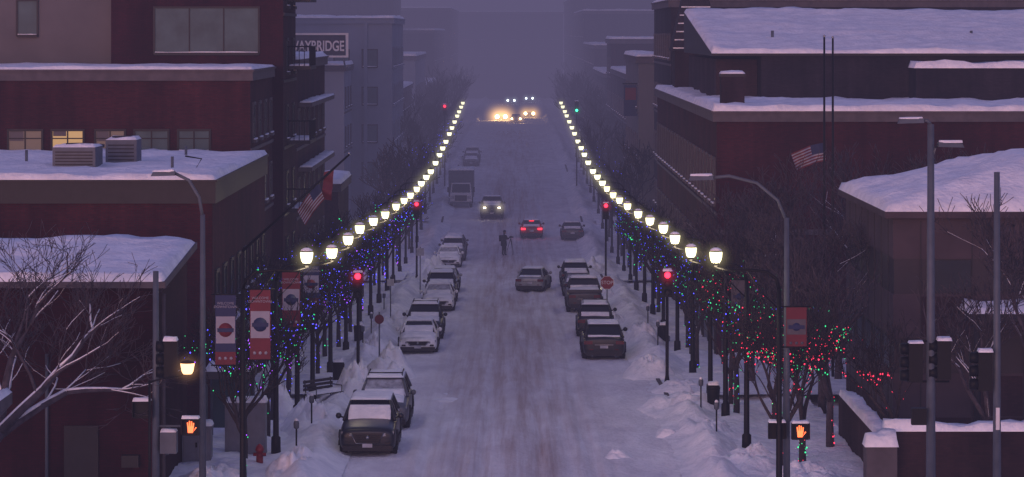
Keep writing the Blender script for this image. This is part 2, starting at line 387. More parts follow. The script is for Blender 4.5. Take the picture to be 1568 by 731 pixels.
# A: low brick building, lower left
mb=MB('brick_building'); mb.part('walls')
mb.box(-30,-10.4,86,94,-1,6.1,BRED2)
mb.hexa([(-30,86,6.1),(-10.4,86,6.1),(-10.4,94,6.1),(-30,94,6.1)],[(-30,86,6.25),(-10.4,86,6.25),(-10.4,94,6.75),(-30,94,6.75)],BRED2)
mb.part('roof_edge'); mb.hexa([(-30.2,85.6,6.25),(-10.1,85.6,6.25),(-10.1,94.3,6.77),(-30.2,94.3,6.77)],[(-30.2,85.6,6.43),(-10.1,85.6,6.43),(-10.1,94.3,6.97),(-30.2,94.3,6.97)],STONE)
mb.part('roof_snow'); mb.snow(-30.1,-10.15,85.65,94.2,6.4,.24,zf=lambda x,y:6.44+(y-85.65)*.062,seed=3,cell=.4)
mb.part('downpipe'); mb.tube([(-13.6,85.9,0),(-13.6,85.9,4.3)],.05,GALV); mb.tube([(-10.28,86.6,0),(-10.28,86.6,6.0)],.07,STONE)
mb.part('meter_box'); mb.box(-10.4,-10.25,87.6,88.2,1.1,1.9,GALV); mb.box(-11.4,-10.9,85.75,86,1.0,1.35,DTRIM)
mb.part('door'); mb.box(-13.1,-12.1,85.93,86,.1,2.2,DTRIM)
mb.finish()
# B
mb=bld('brick_building',-32,-10.6,104,126,8.45,BRED,-1,floors=(3.6,),fwin=(),trim=DTRIM,snow=.25,par=.7,cor=.12,lit=0.0,shop=True)
mb.part('walls'); mb.box(-32,-10.75,126,127.9,-7,5.8,BRED)
mb.part('hvac_units')
for x0,x1,y0,y1,h in ((-17.2,-15.6,110,112,.95),(-15.7,-14.5,113.5,115,1.1),(-16.9,-16.3,116,117,.7)):
    mb.box(x0,x1,y0,y1,8.4,8.45+h,HVAC)
    for q in range(6): mb.box(x0+.1,x1-.1,y0-.03,y0,8.62+q*(h-.25)/6,8.66+q*(h-.25)/6,DTRIM)
    mb.lathe(((x0+x1)/2,(y0+y1)/2,8.45+h),[(.45,0),(.45,.12),(.1,.13)],DTRIM,14)
    mb.snow(x0,x1,y0,y1,8.46+h,.12,seed=x0)
for (x,y) in ((-20,108),(-19,115),(-13.2,119),(-12.6,109),(-22.5,112)): mb.tube([(x,y,8.4),(x,y,9.1)],.06,GALV,6)
mb.tube([(-11.6,107,8.6),(-11.3,107,9.1),(-11.9,107,9.2)],.03,BLACK)
mb.finish()
# C1 brick wing with the row of windows
fw=[(-21.9,-20.5,8.55,9.4,LITD,1),(-20.0,-18.7,8.55,9.4,LIT,1),(-18.1,-16.9,8.55,9.4,LITD,1),(-16.4,-15.0,8.55,9.4,GLSG,1),(-14.5,-13.2,8.55,9.4,GLSG,1),(-24,-22.6,8.55,9.4,LITD,1)]
bld('brick_building',-34,-11.4,128,139.9,12.05,BRED,-1,fwin=fw,trim=STONE,snow=.15,cor=.12,shop=False,floors=(6.0,9.0),bandz=(8.2,)).finish()
# C2 tall dark block + beige block
mb=bld('apartment_building',-19.1,-10.9,140,148,21,BRED2,-1,fwin=[(-17,-12.1,12.75,14.85,GLSG,2),(-17,-12.1,16.5,18.6,GLSG,2)],trim=DTRIM,floors=(2.2,5.4,8.6,11.8,15),sp=3.5,shop=False)
mb.part('balcony')
for z in (5.0,8.3,11.9,15.2):
    mb.box(-10.9,-9.75,142.2,146.5,z,z+.18,DTRIM)
    for i in range(9): mb.tube([(-9.8,142.3+i*.52,z+.18),(-9.8,142.3+i*.52,z+1.1)],.02,BLACK,5)
    for i in range(5): mb.tube([(-9.8-.25*i,142.25,z+.18),(-9.8-.25*i,142.25,z+1.1)],.02,BLACK,5)
    mb.tube([(-9.8,142.2,z+1.12),(-9.8,146.5,z+1.12)],.035,BLACK,5); mb.tube([(-10.9,142.25,z+1.12),(-9.8,142.25,z+1.12)],.035,BLACK,5)
    mb.snow(-10.85,-9.8,142.3,146.4,z+.18,.1,seed=z)
mb.finish()
bld('beige_building',-36,-19.12,141,150,20,BEIGE,-1,fwin=[(-23.7,-22.8,13.6,15.2,GLSG,0),(-30,-29,14,15.4,GLS,0)],trim=STONE,shop=False).finish()
mb=bld('brick_building',-20,-10.9,148.05,171,12.3,BRED2,-1,trim=STONE,floors=(1.5,4.7,8.2),sp=3.2,lit=.0)
mb.part('balcony')
for z in (6.6,9.9):
    mb.box(-10.9,-10.2,150,169,z,z+.22,STONE); mb.snow(-10.85,-10.22,150,169,z+.22,.1,seed=z)
mb.finish()
bld('brick_building',-22,-10.4,176,187,4.6,BBRN,-1,snow=.3).finish()
# D grey block and roof sign
fwD=[(-17.5+i*2.4,-16.3+i*2.4,z,z+1.4,GLSG,0) for i in range(3) for z in (1.2,4.4,7.6,10.8)]
mb=bld('office_building',-19.5,-10.2,250,275,14.9,GREYB,-1,trim=GREYB,floors=(1.2,4.4,7.6,10.8),sp=3.4,ww=1.4,fwin=fwD)
mb.part('walls'); mb.box(-12.6,-12.3,249.7,250,-3,14.5,GREYB); mb.finish()
mb=bld('office_building',-20,-13.6,238,249,11.0,GREYB,-1,trim=DTRIM,floors=(4.4,7.6),shop=False); mb.finish()
mb=MB('roof_sign'); mb.part('frame')
mb.box(-17.9,-13.3,235.2,235.35,11.7,11.85,WHITE); mb.box(-17.9,-13.3,235.2,235.35,13.5,13.65,WHITE); mb.box(-13.3,-13.1,235.2,235.35,11.7,13.65,WHITE); mb.box(-17.9,-13.35,235.36,235.45,11.9,13.5,BDRK)
for x in (-17,-15.2,-13.5): mb.tube([(x,235.5,11.7),(x,238.5,10.6)],.07,GALV)
mb.box(-13.3,-13.1,235.5,238.4,10.9,11.1,GALV)
e=mb.finish(); t=textchild(e,'WAYBRIDGE',(-15.65,235.1,12.58),1.0,WHITE); t.data.offset=.02; t.scale=(.78,1.15,1)
for (a,b,w,h,m,x) in ((279,316,14,8.2,BBRN,-10.8),(334,372,14,11,GREYB,-11),(374,420,16,7,BBRN,-10.8),(430,500,20,14,BDRK,-11.5),(520,600,22,18,BBRN,-11)):
    bld('brick_building',x-w,x,a,b,h,m,-1,floors=tuple(q for q in (2.5,6,9.5,13) if q+2<h),sp=4).finish()
bld('office_building',-45,-24,215,240,24,GREYB,-1,floors=(),fwin=[(-44+i*3,-42.6+i*3,z,z+1.6,GLS,0) for i in range(6) for z in (12,15.5,19)],shop=False).finish()
bld('office_building',-40,-17,420,450,30,BDRK,-1,floors=(8,12,16,20,24),shop=False,sp=5).finish()
bld('office_building',-19,12,690,720,18.5,BDRK,-1,floors=(),shop=False,fwin=[(-18+i*3.4,-16.2+i*3.4,z,z+2,GLS,0) for i in range(9) for z in (4,8,12)]).finish()
bld('office_building',13.5,30,640,680,22,BBRN,1,floors=(4,8,12,16),shop=False,sp=5).finish()

# R1 near right stone building
mb=MB('stone_building'); mb.part('walls')
x0,x1,y0,y1=13,34,100,114
for i,(za,zb,m) in enumerate(((-2,.6,BBRN),(.6,2.1,TAN),(2.1,3.3,DPAN),(3.3,4.8,TAN),(4.8,6.0,DPAN),(6.0,7.4,TAN))):
    o=.0 if m is DPAN else .04
    mb.box(x0-o,x1,y0-o,y1,za,zb,m)
mb.part('panel_joints')
for i in range(12):
    xx=x0+.9+i*1.75; mb.box(xx-.02,xx+.02,y0-.06,y0-.03,0,7.3,DTRIM)
for i in range(7): mb.box(x0-.06,x0-.03,y0+1.2+i*1.9,y0+1.26+i*1.9,0,7.3,DTRIM)
for i in range(10):
    xx=x0+.92+i*1.75; zz=(3.3,.6)[i%2]
    mb.box(xx,xx+1.7,y0-.052,y0-.042,zz+.05,zz+1.42,BBRN)
mb.part('windows')
for i in range(5): mb.box(x0-.06,x0+.1,y0+.8+i*2.6,y0+2.2+i*2.6,2.2,3.2,GLS)
for i in range(8):
    mb.box(x0+1.2+i*2.4,x0+2.6+i*2.4,y0-.06,y0+.1,4.85,5.95,GLS)
mb.part('eaves'); mb.box(x0-.35,x1,y0-.35,y1+.2,7.4,7.62,TAN)
mb.part('roof_snow')
def rz(x,y):
    t=min((x-x0+.3)/5.5,1); u=min((y-y0+.3)/4.,(y1-y)/5+.05,1); v=max(0,min(t,u))
    return 7.63+1.5*v
mb.snow(x0-.33,x1,y0-.33,y1+.18,7.6,.3,zf=rz,seed=8,cell=.4)
mb.part('canopy'); mb.box(15.2,30,97.6,99.95,4.1,4.35,DTRIM); mb.snow(15.2,30,97.6,99.95,4.36,.3,seed=2)
for xx in (15.5,19,23): mb.tube([(xx,97.9,0),(xx,97.9,4.1)],.12,DTRIM)
mb.finish()
mb=MB('garden_wall'); mb.part('wall'); mb.box(11.0,30,87,87.5,-1,1.9,BBRN); mb.box(11.0,11.5,87.5,99,-1,1.5,BBRN)
mb.box(10.4,11.3,86.2,87.0,-1,1.55,STONE)
mb.part('snow_cap'); mb.snow(11.0,30,86.95,87.55,1.9,.35,seed=4,cell=.25); mb.snow(11,11.5,87.56,99,1.5,.25,seed=5,cell=.25); mb.snow(10.35,11.35,86.15,86.95,1.55,.5,seed=7,cell=.2)
mb.finish()
# R2 brick block w/ setback
mb=bld('brick_building',9.4,34,135,190,10.05,BRED,1,trim=STONE,floors=(1.6,5.8),sp=2.4,wh=2.0,snow=.3,lit=.0,bandz=(4.4,))
mb.part('walls'); mb.box(12.9,34,152,189.5,9.6,12.5,BDRK); mb.box(10.7,12.85,154,178,9.6,12.3,BBRN)
mb.part('chimney'); mb.box(9.9,11.0,139,140,10,11.6,BBRN); mb.box(9.85,11.05,138.95,140.05,11.6,11.75,DTRIM); mb.snow(9.85,11.05,138.95,140.05,11.75,.15,cell=.2)
mb.part('upper_roof'); mb.hexa([(10.3,151.6,12.5),(34,151.6,12.5),(34,176,12.5),(10.3,176,12.5)],[(10.3,151.6,12.62),(34,151.6,12.62),(34,176,14.9),(10.3,176,14.9)],DTRIM)
mb.snow(10.3,34,151.5,176,12.6,.25,zf=lambda x,y:12.63+(y-151.5)*.094,seed=6,cell=.5)
mb.box(20.5,34,149,151.9,9.7,11.9,BDRK); mb.snow(20.4,34,148.9,151.5,11.9,.35,seed=9,cell=.5)
mb.part('roof_vents')
for x,y in ((14,158),(18,163),(25,160)): mb.tube([(x,y,12.8),(x,y,13.8)],.08,GALV)
mb.finish()
bld('brick_building',10.4,40,192,215,15.8,BDRK,1,floors=(1.5,5,8.5,12),fwin=[(16+i*3,17.4+i*3,13,14.8,GLS,0) for i in range(7)],trim=STONE).finish()
mb=bld('corner_building',9.3,16,216,240,11.9,BEIGE,1,floors=(1,4.6,8.2),sp=3,trim=STONE); mb.finish()
mb=MB('turret_roof'); mb.part('roof')
mb.box(9.9,12.5,178.6,181.4,10.0,12.6,BBRN)
ap=[(11.0,179.9,18.6),(11.4,179.9,18.6),(11.4,180.2,18.6),(11.0,180.2,18.6)]
mb.hexa([(9.7,178.4,12.6),(12.7,178.4,12.6),(12.7,181.6,12.6),(9.7,181.6,12.6)],ap,SHING)
mb.part('snow'); 
for q in range(12):
    t=q/12+.02; xa=9.7+(1.3)*t; xb=12.7-1.3*t; ya=178.4+1.5*t; zz=12.6+6*t
    mb.box(xa+.05,xb-.05,ya-.04,ya+.12,zz,zz+.07,SNOW)
mb.finish()
for (a,b,w,h,m,x) in ((260,300,16,10,BBRN,10.2),(302,316,16,13,BRED2,10.2),(334,380,14,9,BDRK,10.6),(384,440,18,12,BBRN,10.8),(450,520,20,17,BDRK,11),(530,620,22,20,BDRK,11)):
    bld('brick_building',x,x+w,a,b,h,m,1,floors=tuple(q for q in (2.5,6,9.5,13) if q+2<h),sp=4).finish()
bld('office_building',20,46,330,360,30,BDRK,1,floors=(14,18,22,26),shop=False,sp=5).finish()
mb=MB('wall_sign'); mb.box(8.3,9.3,218,218.15,7.5,9.8,BNB); mb.box(8.4,9.2,217.96,218,8.7,9.6,BNR); mb.tube([(8.2,218.07,9.9),(9.4,218.07,9.9)],.05,BLACK); mb.finish()

# ------------------------------------------------------------------ street lamps
HZ=[(83,7.35),(94.6,6.6),(104,6.35),(112,6.2),(134.5,5.35),(158,4.65),(175,4.2),(214,3.7),(258,4.1),(343,5.3),(400,6)]
LD=[83,94.6,104,112,123,134.5,147,158,168,179,188,199,210,223,235,246,258,272,284,297,311,322,335,347]
PL=bpy.data.lights.new('lamp_light','POINT'); PL.energy=75; PL.color=(1,.80,.50); PL.shadow_soft_size=.2
def lamp(x,y):
    sd=-1 if x<0 else 1
    g=gz(y)+.1; zh=lin(HZ,y)-g; far=y>180; k=6 if far else 12
    mb=MB('street_lamp'); mb.part('post')
    mb.tube([(0,0,0),(0,0,.6),(0,0,.65),(0,0,2.5),(0,0,zh-.9)],[.16,.15,.095,.085,.065],BLACK,k)
    mb.tube([(0,0,zh-.95),(-sd*.08,0,zh-.62),(-sd*.35,0,zh-.42),(-sd*.9,0,zh-.36),(-sd*1.4,0,zh-.38),(-sd*1.8,0,zh-.27)],[.065,.055,.05,.045,.04,.04],BLACK,6)
    if not far: mb.tube([(0,0,zh-1.5),(-sd*.5,0,zh-1.0),(-sd*.9,0,zh-.38)],.025,BLACK,5)
    mb.part('lantern'); c=(-sd*1.8,0,zh)
    q=.74 if not far else .86
    mb.lathe(c,[(.05,-.28),(.08,-.22),(.13*q,-.165)],BLACK,k)
    mb.lathe(c,[(.15*q,-.16),(.20*q,-.10),(.235*q,.0),(.25*q,.11),(.24*q,.15)],LAMPF if far else LAMP,k)
    mb.lathe(c,[(.26*q,.155),(.22*q,.19),(.1*q,.24),(.02,.32)],BLACK,k)
    if not far:
        mb.part('snow_cap'); mb.lathe(c,[(.24*q,.185),(.2*q,.225),(.08*q,.27),(.01,.29)],SNOW,k)
    e=mb.finish((x,y,g))
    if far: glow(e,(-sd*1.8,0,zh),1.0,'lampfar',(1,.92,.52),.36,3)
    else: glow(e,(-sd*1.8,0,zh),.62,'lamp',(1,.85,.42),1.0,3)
    if y<215:
        o=link(bpy.data.objects.new('lamp_light',PL)); o.parent=e; o.location=(-sd*1.8,-.02,zh-.42)
    return e,zh,g
def banner(par,zh,dirs,L=2.0,white=BNW,txt=True):
    mb=MB('banner'); 
    for (sx,c1,top) in dirs:
        a=.20*sx; b=.78*sx; z1=top; z0=top-L; q=L/2
        mb.tube([(0,0,z1),(.9*sx,0,z1)],.022,BLACK,5); mb.tube([(0,0,z0),(.9*sx,0,z0)],.022,BLACK,5)
        mb.box(a,b,-.012,.012,z0+.02,z1-.02,c1)
        mb.box(a+.02*sx,b-.02*sx,-.018,-.0125,z0+.62*q,z1-.62*q,white)
        mb.box(a,b,-.018,-.0125,z0+.02,z0+.38*q,BNR)
        mb.lathe(((a+b)/2,-.02,(z0+z1)/2),[(.2*q,0),(.2*q,-.006)],BNB if c1 is not BNB else BNR,20,'y'); mb.box(a+.06*sx,b-.06*sx,-.034,-.028,(z0+z1)/2-.06,(z0+z1)/2+.05,BNB)
        for st in range(3): mb.lathe((a+(.13+.16*st)*sx,-.02,z0+.2*q),[(.05,0),(.05,-.004)],white,5,'y')
    ms=mb.meshes(); o=link(bpy.data.objects.new('banner',ms[0][1])); o.parent=par
    if txt:
        for (sx,c1,top) in dirs: textchild(par,'WELCOME\nDOWNTOWN',(.49*sx,-.02,top-.3),.1,BNW,ext=.002)
for i,y in enumerate(LD):
    for sd in (-1,1):
        e,zh,g=lamp(sd*7.6,y+(.6 if sd>0 else 0))
        if sd<0 and i==0: banner(e,zh,[(-1,BNB,6.3-g),(1,BNR,6.45-g)])
        if sd<0 and i==1: banner(e,zh,[(1,BNR,6.0-g)],1.8)
        if sd<0 and i==2: banner(e,zh,[(1,BNB,5.6-g)],1.6)
        if sd>0 and i==0: banner(e,zh,[(1,BNR,5.9-g)],1.15,BNG,False)
        if sd>0 and i==2: banner(e,zh,[(1,BNG,4.9-g)],1.2,BNG,False)

# ------------------------------------------------------------------ trees
def branch(mb,pts_out,p,d,L,r,dep,rr,bark,snow,up=.15,rmin=.008):
    nseg=3 if dep>1 else 2
    pts=[p.copy()]; q=p.copy(); dd=d.copy()
    for i in range(nseg):
        dd=(dd+Vector((rr.uniform(-.22,.22),rr.uniform(-.22,.22),rr.uniform(-.1,.16)+up*.3))).normalized()
        q=q+dd*L/nseg; pts.append(q.copy())
    r2=r*.62
    rad=[max(rmin,r+(r2-r)*i/nseg) for i in range(nseg+1)]
    mb.part('branches'); mb.tube(pts,rad,bark,7 if r>.06 else (4 if r>.02 else 3))
    if snow and dd.z<.85 and r<.15 and (snow>.9 or r>.012):
        mb.part('branch_snow'); k=snow
        mb.tube([v+Vector((0,0,a*.75)) for v,a in zip(pts,rad)],[a*.75*k+.003 for a in rad],SNOW,4 if r>.02 else 3)
    for i in range(len(pts)-1):
        n=max(1,int((pts[i+1]-pts[i]).length/.16))
        for k in range(n): pts_out.append((pts[i].lerp(pts[i+1],(k+rr.random())/n),dep))
    if dep<=0: return
    nb=rr.choice((3,3,4)) if dep>1 else 3
    for k in range(nb):
        t=rr.uniform(.4,1); j=min(nseg-1,int(t*nseg)); b=pts[j].lerp(pts[j+1],t*nseg-j)
        if k==0: b=pts[-1]
        ax=Vector((rr.uniform(-1,1),rr.uniform(-1,1),rr.uniform(-.25,.75))).normalized()
        nd=(dd*.85+ax*.75+Vector((0,0,up))).normalized()
        branch(mb,pts_out,b,nd,L*rr.uniform(.6,.82),r2*(.9 if k==0 else rr.uniform(.5,.75)),dep-1,rr,bark,snow,up,rmin)
def tree(seed,H,dep=5,bark=BARK,snow=0,tr=.1,th=.3,pal=None,nl=0,name='bare_tree',lean=(0,0),up=.15,llim=.9,rmin=.008,bs=1.0):
    rr=random.Random(seed); mb=MB(name); pts=[]
    mb.part('trunk'); t=Vector((lean[0]*H*th,lean[1]*H*th,H*th)); mb.tube([(0,0,-.4),t*.5+Vector((.03,0,0)),t],[tr*1.25,tr,tr*.85],bark,8)
    for k in range(3):
        a=rr.uniform(0,6.28)+k*2.1
        branch(mb,pts,t*(1 if k==0 else .9),Vector((math.cos(a)*.6+lean[0],math.sin(a)*.6+lean[1],1)).normalized(),H*.28,tr*.7,dep-1,rr,bark,snow,up,rmin)
    if pal:
        tp=[Vector((0,0,0)).lerp(t,rr.random())+Vector((rr.uniform(-1,1),rr.uniform(-1,1),0))*tr for _ in range(int(nl*.2))]
        cand=[p for p,d in pts if p.z<H*llim]
        rr.shuffle(cand); cand=cand[:nl]+tp
        mb.part('string_lights'); octf=[(0,2,4),(2,1,4),(1,3,4),(3,0,4),(2,0,5),(1,2,5),(3,1,5),(0,3,5)]
        for p in cand:
            v=(n3(p.x*.8+seed,p.y*.8,p.z*.8)+.5)*len(pal); k=pal[int(max(0,min(len(pal)-1,v)))]
            if rr.random()<.25: k=rr.choice(pal)
            r=bs*rr.choice((.014,.018,.022,.033)); off=Vector((rr.uniform(-.05,.05),rr.uniform(-.05,.05),rr.uniform(-.05,.02))); c=p+off
            mb.add([c+Vector(q)*r for q in ((1,0,0),(-1,0,0),(0,1,0),(0,-1,0),(0,0,1),(0,0,-1))],octf,SL[k])
    return mb.meshes()
TV={}
def tv(seed,pal,nl=85,rmin=.009):
    key=(seed,pal,nl,rmin)
    if key not in TV: TV[key]=tree(seed,5.4,dep=6 if rmin<.012 else 5,pal=pal,nl=nl,rmin=rmin,bs=1 if rmin<.012 else 1.35)
    return TV[key]
rt=random.Random(21)
yy=88; i=0
while yy<340:
    for sd in (-1,1):
        if sd<0: pal='bbpb' if yy>95 else 'bgp'; 
        else: pal='rgrr' if yy<102 else ('rggb' if yy<125 else 'bbgb')
        if sd<0 and i%3==2: pal='bgbb'
        if yy>215: pal='b' if i%2 else None
        seed=(i*2+(sd>0))%4
        rm=.010 if yy<150 else .018
        spawn('bare_tree',tv(seed,pal,150 if yy<150 else 95,rm),(sd*rt.uniform(7.9,9.0),yy+rt.uniform(-1.5,1.5),gz(yy)+.15),rt.uniform(0,6),rt.uniform(.8,1.05))
    yy+=5.6 if yy<200 else 7; i+=1
for (x,y,H,s,sn,pal,nl,bk) in ((9.0,91,6.2,31,0,'rrgr',260,BARK),(10.4,96,7.0,32,0,'grr',190,BARKG),(9.6,103,7.2,33,0,'gbg',120,BARKG),(12.0,92,5.0,35,0,'r',60,BARK),(9.6,118,8,36,.4,'b',40,BARKG),(9.2,127,7.5,37,0,'bg',60,BARKG),(14.6,90,7.0,38,.7,None,0,BARKG),(16.2,88,9.0,39,.8,None,0,BARKG),(11.5,109,8.6,34,.5,None,0,BARKG),(13.2,119,9.3,44,.3,None,0,BARKG),(15.5,125,9.8,40,.5,None,0,BARKG),(18,124,9.8,45,.3,None,0,BARKG),(20.5,122,9.5,42,.6,None,0,BARKG)):
    spawn('bare_tree',tree(s,H,dep=6 if H>7 else 5,bark=bk,snow=sn,tr=.045+.011*H,th=.25,pal=pal,nl=nl,up=.1,llim=.6,rmin=.011),(x,y,gz(y)+.1),rt.uniform(0,6))
# big snowy trees leaning in from the left foreground
spawn('bare_tree',tree(52,8.6,dep=6,bark=BARKG,snow=.89,tr=.2,th=.3,lean=(.75,0),up=.0),(-16.2,82,.0),0)
spawn('bare_tree',tree(53,7.2,dep=6,bark=BARK,snow=.85,tr=.16,th=.3,lean=(.3,0),up=.02),(-18.6,80,.0),0)
# distant street trees
for i in range(24):
    y=215+i*13
    for sd in (-1,1):
        spawn('bare_tree',tv((i*3+sd)%4,None,0,.024),(sd*(9.4+.5*math.sin(i*5)),y,gz(y)-.3),i*1.3,1.35+.35*math.sin(i*2.3+sd)+(.25 if y>300 else 0))

# ------------------------------------------------------------------ vehicles
def interp(T,y,i):
    if y<=T[0][0]: return T[0][i]
    for a,b in zip(T,T[1:]):
        if y<=b[0]: return a[i]+(b[i]-a[i])*(y-a[0])/(b[0]-a[0])
    return T[-1][i]
PAINT={}
def paint(c,rough=.35):
    if c not in PAINT: PAINT[c]=plain('paint_%d'%len(PAINT),c,rough,var=.3,scale=2.5,metal=.2 if max(c)<.4 else 0,spec=.5)
    return PAINT[c]
def car(name,x,y,kind,col,back=False,hl=False,tl=False,snow=1.0,frost=False,rz=0,w=1.0,racks=False,wsn=.4,hood=True):
    P=paint(col); mb=MB(name)
    if kind=='suv':
        T=[(-2.30,.74,.36,.80),(-2.24,.86,.24,.93),(-2.0,.925,.22,1.01),(-1.3,.93,.22,1.07),(-.95,.93,.22,1.11),(0,.93,.22,1.09),(1.2,.93,.22,1.11),(2.0,.915,.24,1.12),(2.22,.87,.3,1.06),(2.28,.78,.38,.95)]
        g=(-1.02,-.28,2.12,1.72); zt=1.60; zr=1.67; belt=1.07; gb,gt=.83,.64; wr=.36
    elif kind=='truck':
        T=[(-2.75,.84,.5,1.05),(-2.68,.95,.34,1.15),(-2.3,.99,.32,1.2),(-1.3,1.0,.32,1.24),(-.9,1.0,.32,1.26),(0,1.0,.32,1.24),(1.0,1.0,.32,1.24),(2.4,1.0,.34,1.22),(2.68,.97,.36,1.2),(2.72,.9,.45,1.1)]
        g=(-1.0,-.45,1.0,.75); zt=1.80; zr=1.88; belt=1.22; gb,gt=.9,.72; wr=.41
    else:
        T=[(-2.35,.70,.32,.66),(-2.28,.84,.2,.76),(-2.0,.90,.18,.84),(-1.2,.91,.18,.92),(-.8,.91,.18,.96),(0,.91,.18,.95),(1.2,.91,.18,.97),(1.9,.89,.2,1.0),(2.28,.84,.26,.98),(2.36,.74,.34,.84)]
        g=(-.95,-.15,1.85,1.05); zt=1.38; zr=1.44; belt=.93; gb,gt=.80,.60; wr=.33
    mb.part('shell')
    vs=[];fs=[]; n=None
    for (yy,hw,zb,ztp) in T:
        h=ztp-zb
        half=[(0,zb),(.8*hw,zb),(.97*hw,zb+.10),(hw,zb+.42*h),(.985*hw,zb+.72*h),(.90*hw,ztp-.03),(.6*hw,ztp+.01),(0,ztp+.03)]
        ring=half+[(-a,b) for a,b in half[-2:0:-1]]
        n=len(ring); vs+=[(a,yy,b) for a,b in ring]
    for j in range(len(T)-1):
        for i in range(n):
            i2=(i+1)%n; fs.append((j*n+i,(j+1)*n+i,(j+1)*n+i2,j*n+i2))
    fs.append(tuple(range(n))); fs.append(tuple((len(T)-1)*n+k for k in range(n))[::-1])
    mb.add(vs,fs,P,True)
    yf=T[0][0]; yr=T[-1][0]; H=T[1][3]; W=T[3][1]
    mb.part('cladding'); zc=T[3][2]
    mb.box(-W-.012,W+.012,-1.0,1.0,zc-.02,zc+.16,DTRIM)
    mb.box(-.80,.80,yf-.03,yf+.3,zc+.02,zc+.20,DTRIM); mb.box(-.78,.78,yr-.3,yr+.02,zc+.04,zc+.26,DTRIM)
    y0,y1,y3,y2=g
    mb.part('cabin_glass')
    B=[(-gb,y0,belt),(gb,y0,belt),(gb,y3,belt),(-gb,y3,belt)]; Tt=[(-gt,y1,zt),(gt,y1,zt),(gt,y2,zt),(-gt,y2,zt)]
    mb.add(B+Tt,[(1,2,6,5),(3,0,4,7)],CARG)
    mb.add(B+Tt,[(0,1,5,4),(2,3,7,6)],FROST if frost else CARG)
    mb.part('roof'); 
    mb.hexa([(-gt-.05,y1-.06,zt-.01),(gt+.05,y1-.06,zt-.01),(gt+.05,y2+.08,zt-.01),(-gt-.05,y2+.08,zt-.01)],[(-gt+.06,y1+.1,zr),(gt-.06,y1+.1,zr),(gt-.06,y2-.08,zr-.01),(-gt+.06,y2-.08,zr-.01)],P)
    for a,b in zip(B,Tt): mb.tube([a,b],[.055,.045],P,6)
    for q in (.36,.68):
        yb=y0+(y3-y0)*q; yt=y1+(y2-y1)*max(0,min(1,(yb-y1)/(y2-y1)))
        for s in (-1,1): mb.tube([(s*gb,yb,belt),(s*gt,yt,zt)],.035,DTRIM,5)
    if racks:
        for s in (-1,1): mb.tube([(s*.6,y1+.2,zr+.0),(s*.6,y1+.3,zr+.08),(s*.6,y2-.2,zr+.08),(s*.6,y2-.1,zr)],.02,BLACK,5)
        mb.tube([(-.6,y1+.5,zr+.09),(.6,y1+.5,zr+.09)],.02,BLACK,5)
    if kind=='truck':
        mb.part('cargo_bed'); mb.box(-.85,.85,1.1,2.6,1.27,1.285,DTRIM)
        for s in (-1,1): mb.box(s*.88,s*.97,1.05,2.66,1.2,1.36,P)
        mb.box(-.9,.9,2.6,2.7,1.2,1.36,P)
    mb.part('wheels'); yw=1.38 if kind!='truck' else 1.75
    for s in (-1,1):
        for q in (-yw,yw):
            mb.lathe((s*(W-.12),q,wr),[(wr*.86,-.115),(wr,-.08),(wr,.08),(wr*.86,.115)],RUB,20,'x')
            mb.lathe((s*(W+.0),q,wr),[(wr*.62,-.01),(wr*.6,.02),(wr*.2,.03)],GALV,12,'x')
            pts=[(s*(W+.004),q+(wr+.07)*math.cos(a),wr+(wr+.07)*math.sin(a)) for a in [math.pi*k/10 for k in range(11)]]
            mb.tube(pts,.035,DTRIM,5)
    mb.part('mirrors')
    for s in (-1,1):
        mb.lathe((s*(gb+.19),y0+.32,belt+.10),[(.02,-.09),(.09,-.07),(.10,.05),(.08,.07)],P,10,'y')
        mb.tube([(s*gb*.97,y0+.34,belt+.03),(s*(gb+.12),y0+.32,belt+.07)],.03,P,5)
    mb.part('front_fascia')
    gz0,gz1=zc+.27,H-.12
    mb.hexa([(-.34,yf-.035,gz0),(.34,yf-.035,gz0),(.34,yf+.1,gz0),(-.34,yf+.1,gz0)],[(-.50,yf-.015,gz1),(.50,yf-.015,gz1),(.50,yf+.1,gz1),(-.50,yf+.1,gz1)],DTRIM)
    mb.tube([(-.52,yf-.03,gz1),(-.37,yf-.045,gz0),(.37,yf-.045,gz0),(.52,yf-.03,gz1)],.014,CHROME,5)
    for q in range(4): 
        zz=gz0+.06+q*(gz1-gz0-.08)/4; mb.box(-.38,.38,yf-.045,yf-.034,zz,zz+.012,BLACK)
    mb.lathe((0,yf-.05,(gz0+gz1)/2+.03),[(.055,0),(.055,-.012)],CHROME,12,'y')
    mb.box(-.16,.16,yf-.06,yf-.046,zc+.14,zc+.26,PLATE)
    for s in (-1,1):
        m=HEAD if hl else HLD
        a,b=.50,.83; zl=H-.22
        if hl: mb.box(s*(a+.02),s*(a+.24),yf-.02,yf+.1,zl+.01,zl+.11,m)
        else: mb.hexa(*[[(s*p[0],p[1],p[2]) for p in L] for L in ([(a,yf-.02,zl),(b,yf+.10,zl+.05),(b,yf+.25,zl+.05),(a,yf+.2,zl)],[(a,yf-.01,zl+.09),(b+.02,yf+.14,zl+.14),(b+.02,yf+.3,zl+.14),(a,yf+.2,zl+.09)])],m)
        mb.box(s*.56,s*.74,yf-.02,yf+.1,zc+.24,zc+.31,DTRIM)
    mb.part('rear_fascia')
    for s in (-1,1):
        m=TAIL if tl else TAILD; zl=T[-2][3]-.28
        mb.box(s*.50,s*.86,yr-.12,yr+.02,zl,zl+.15,m)
        mb.box(s*.46,s*.62,yr-.1,yr+.015,zc+.3,zc+.34,TAILD)
    if tl: mb.box(-.2,.2,y2+.1,y2+.14,zt-.04,zt,TAIL)
    mb.box(-.17,.17,yr,yr+.015,zc+.38,zc+.5,PLATE); mb.box(-.4,.4,yr,yr+.01,zc+.52,zc+.55,CHROME)
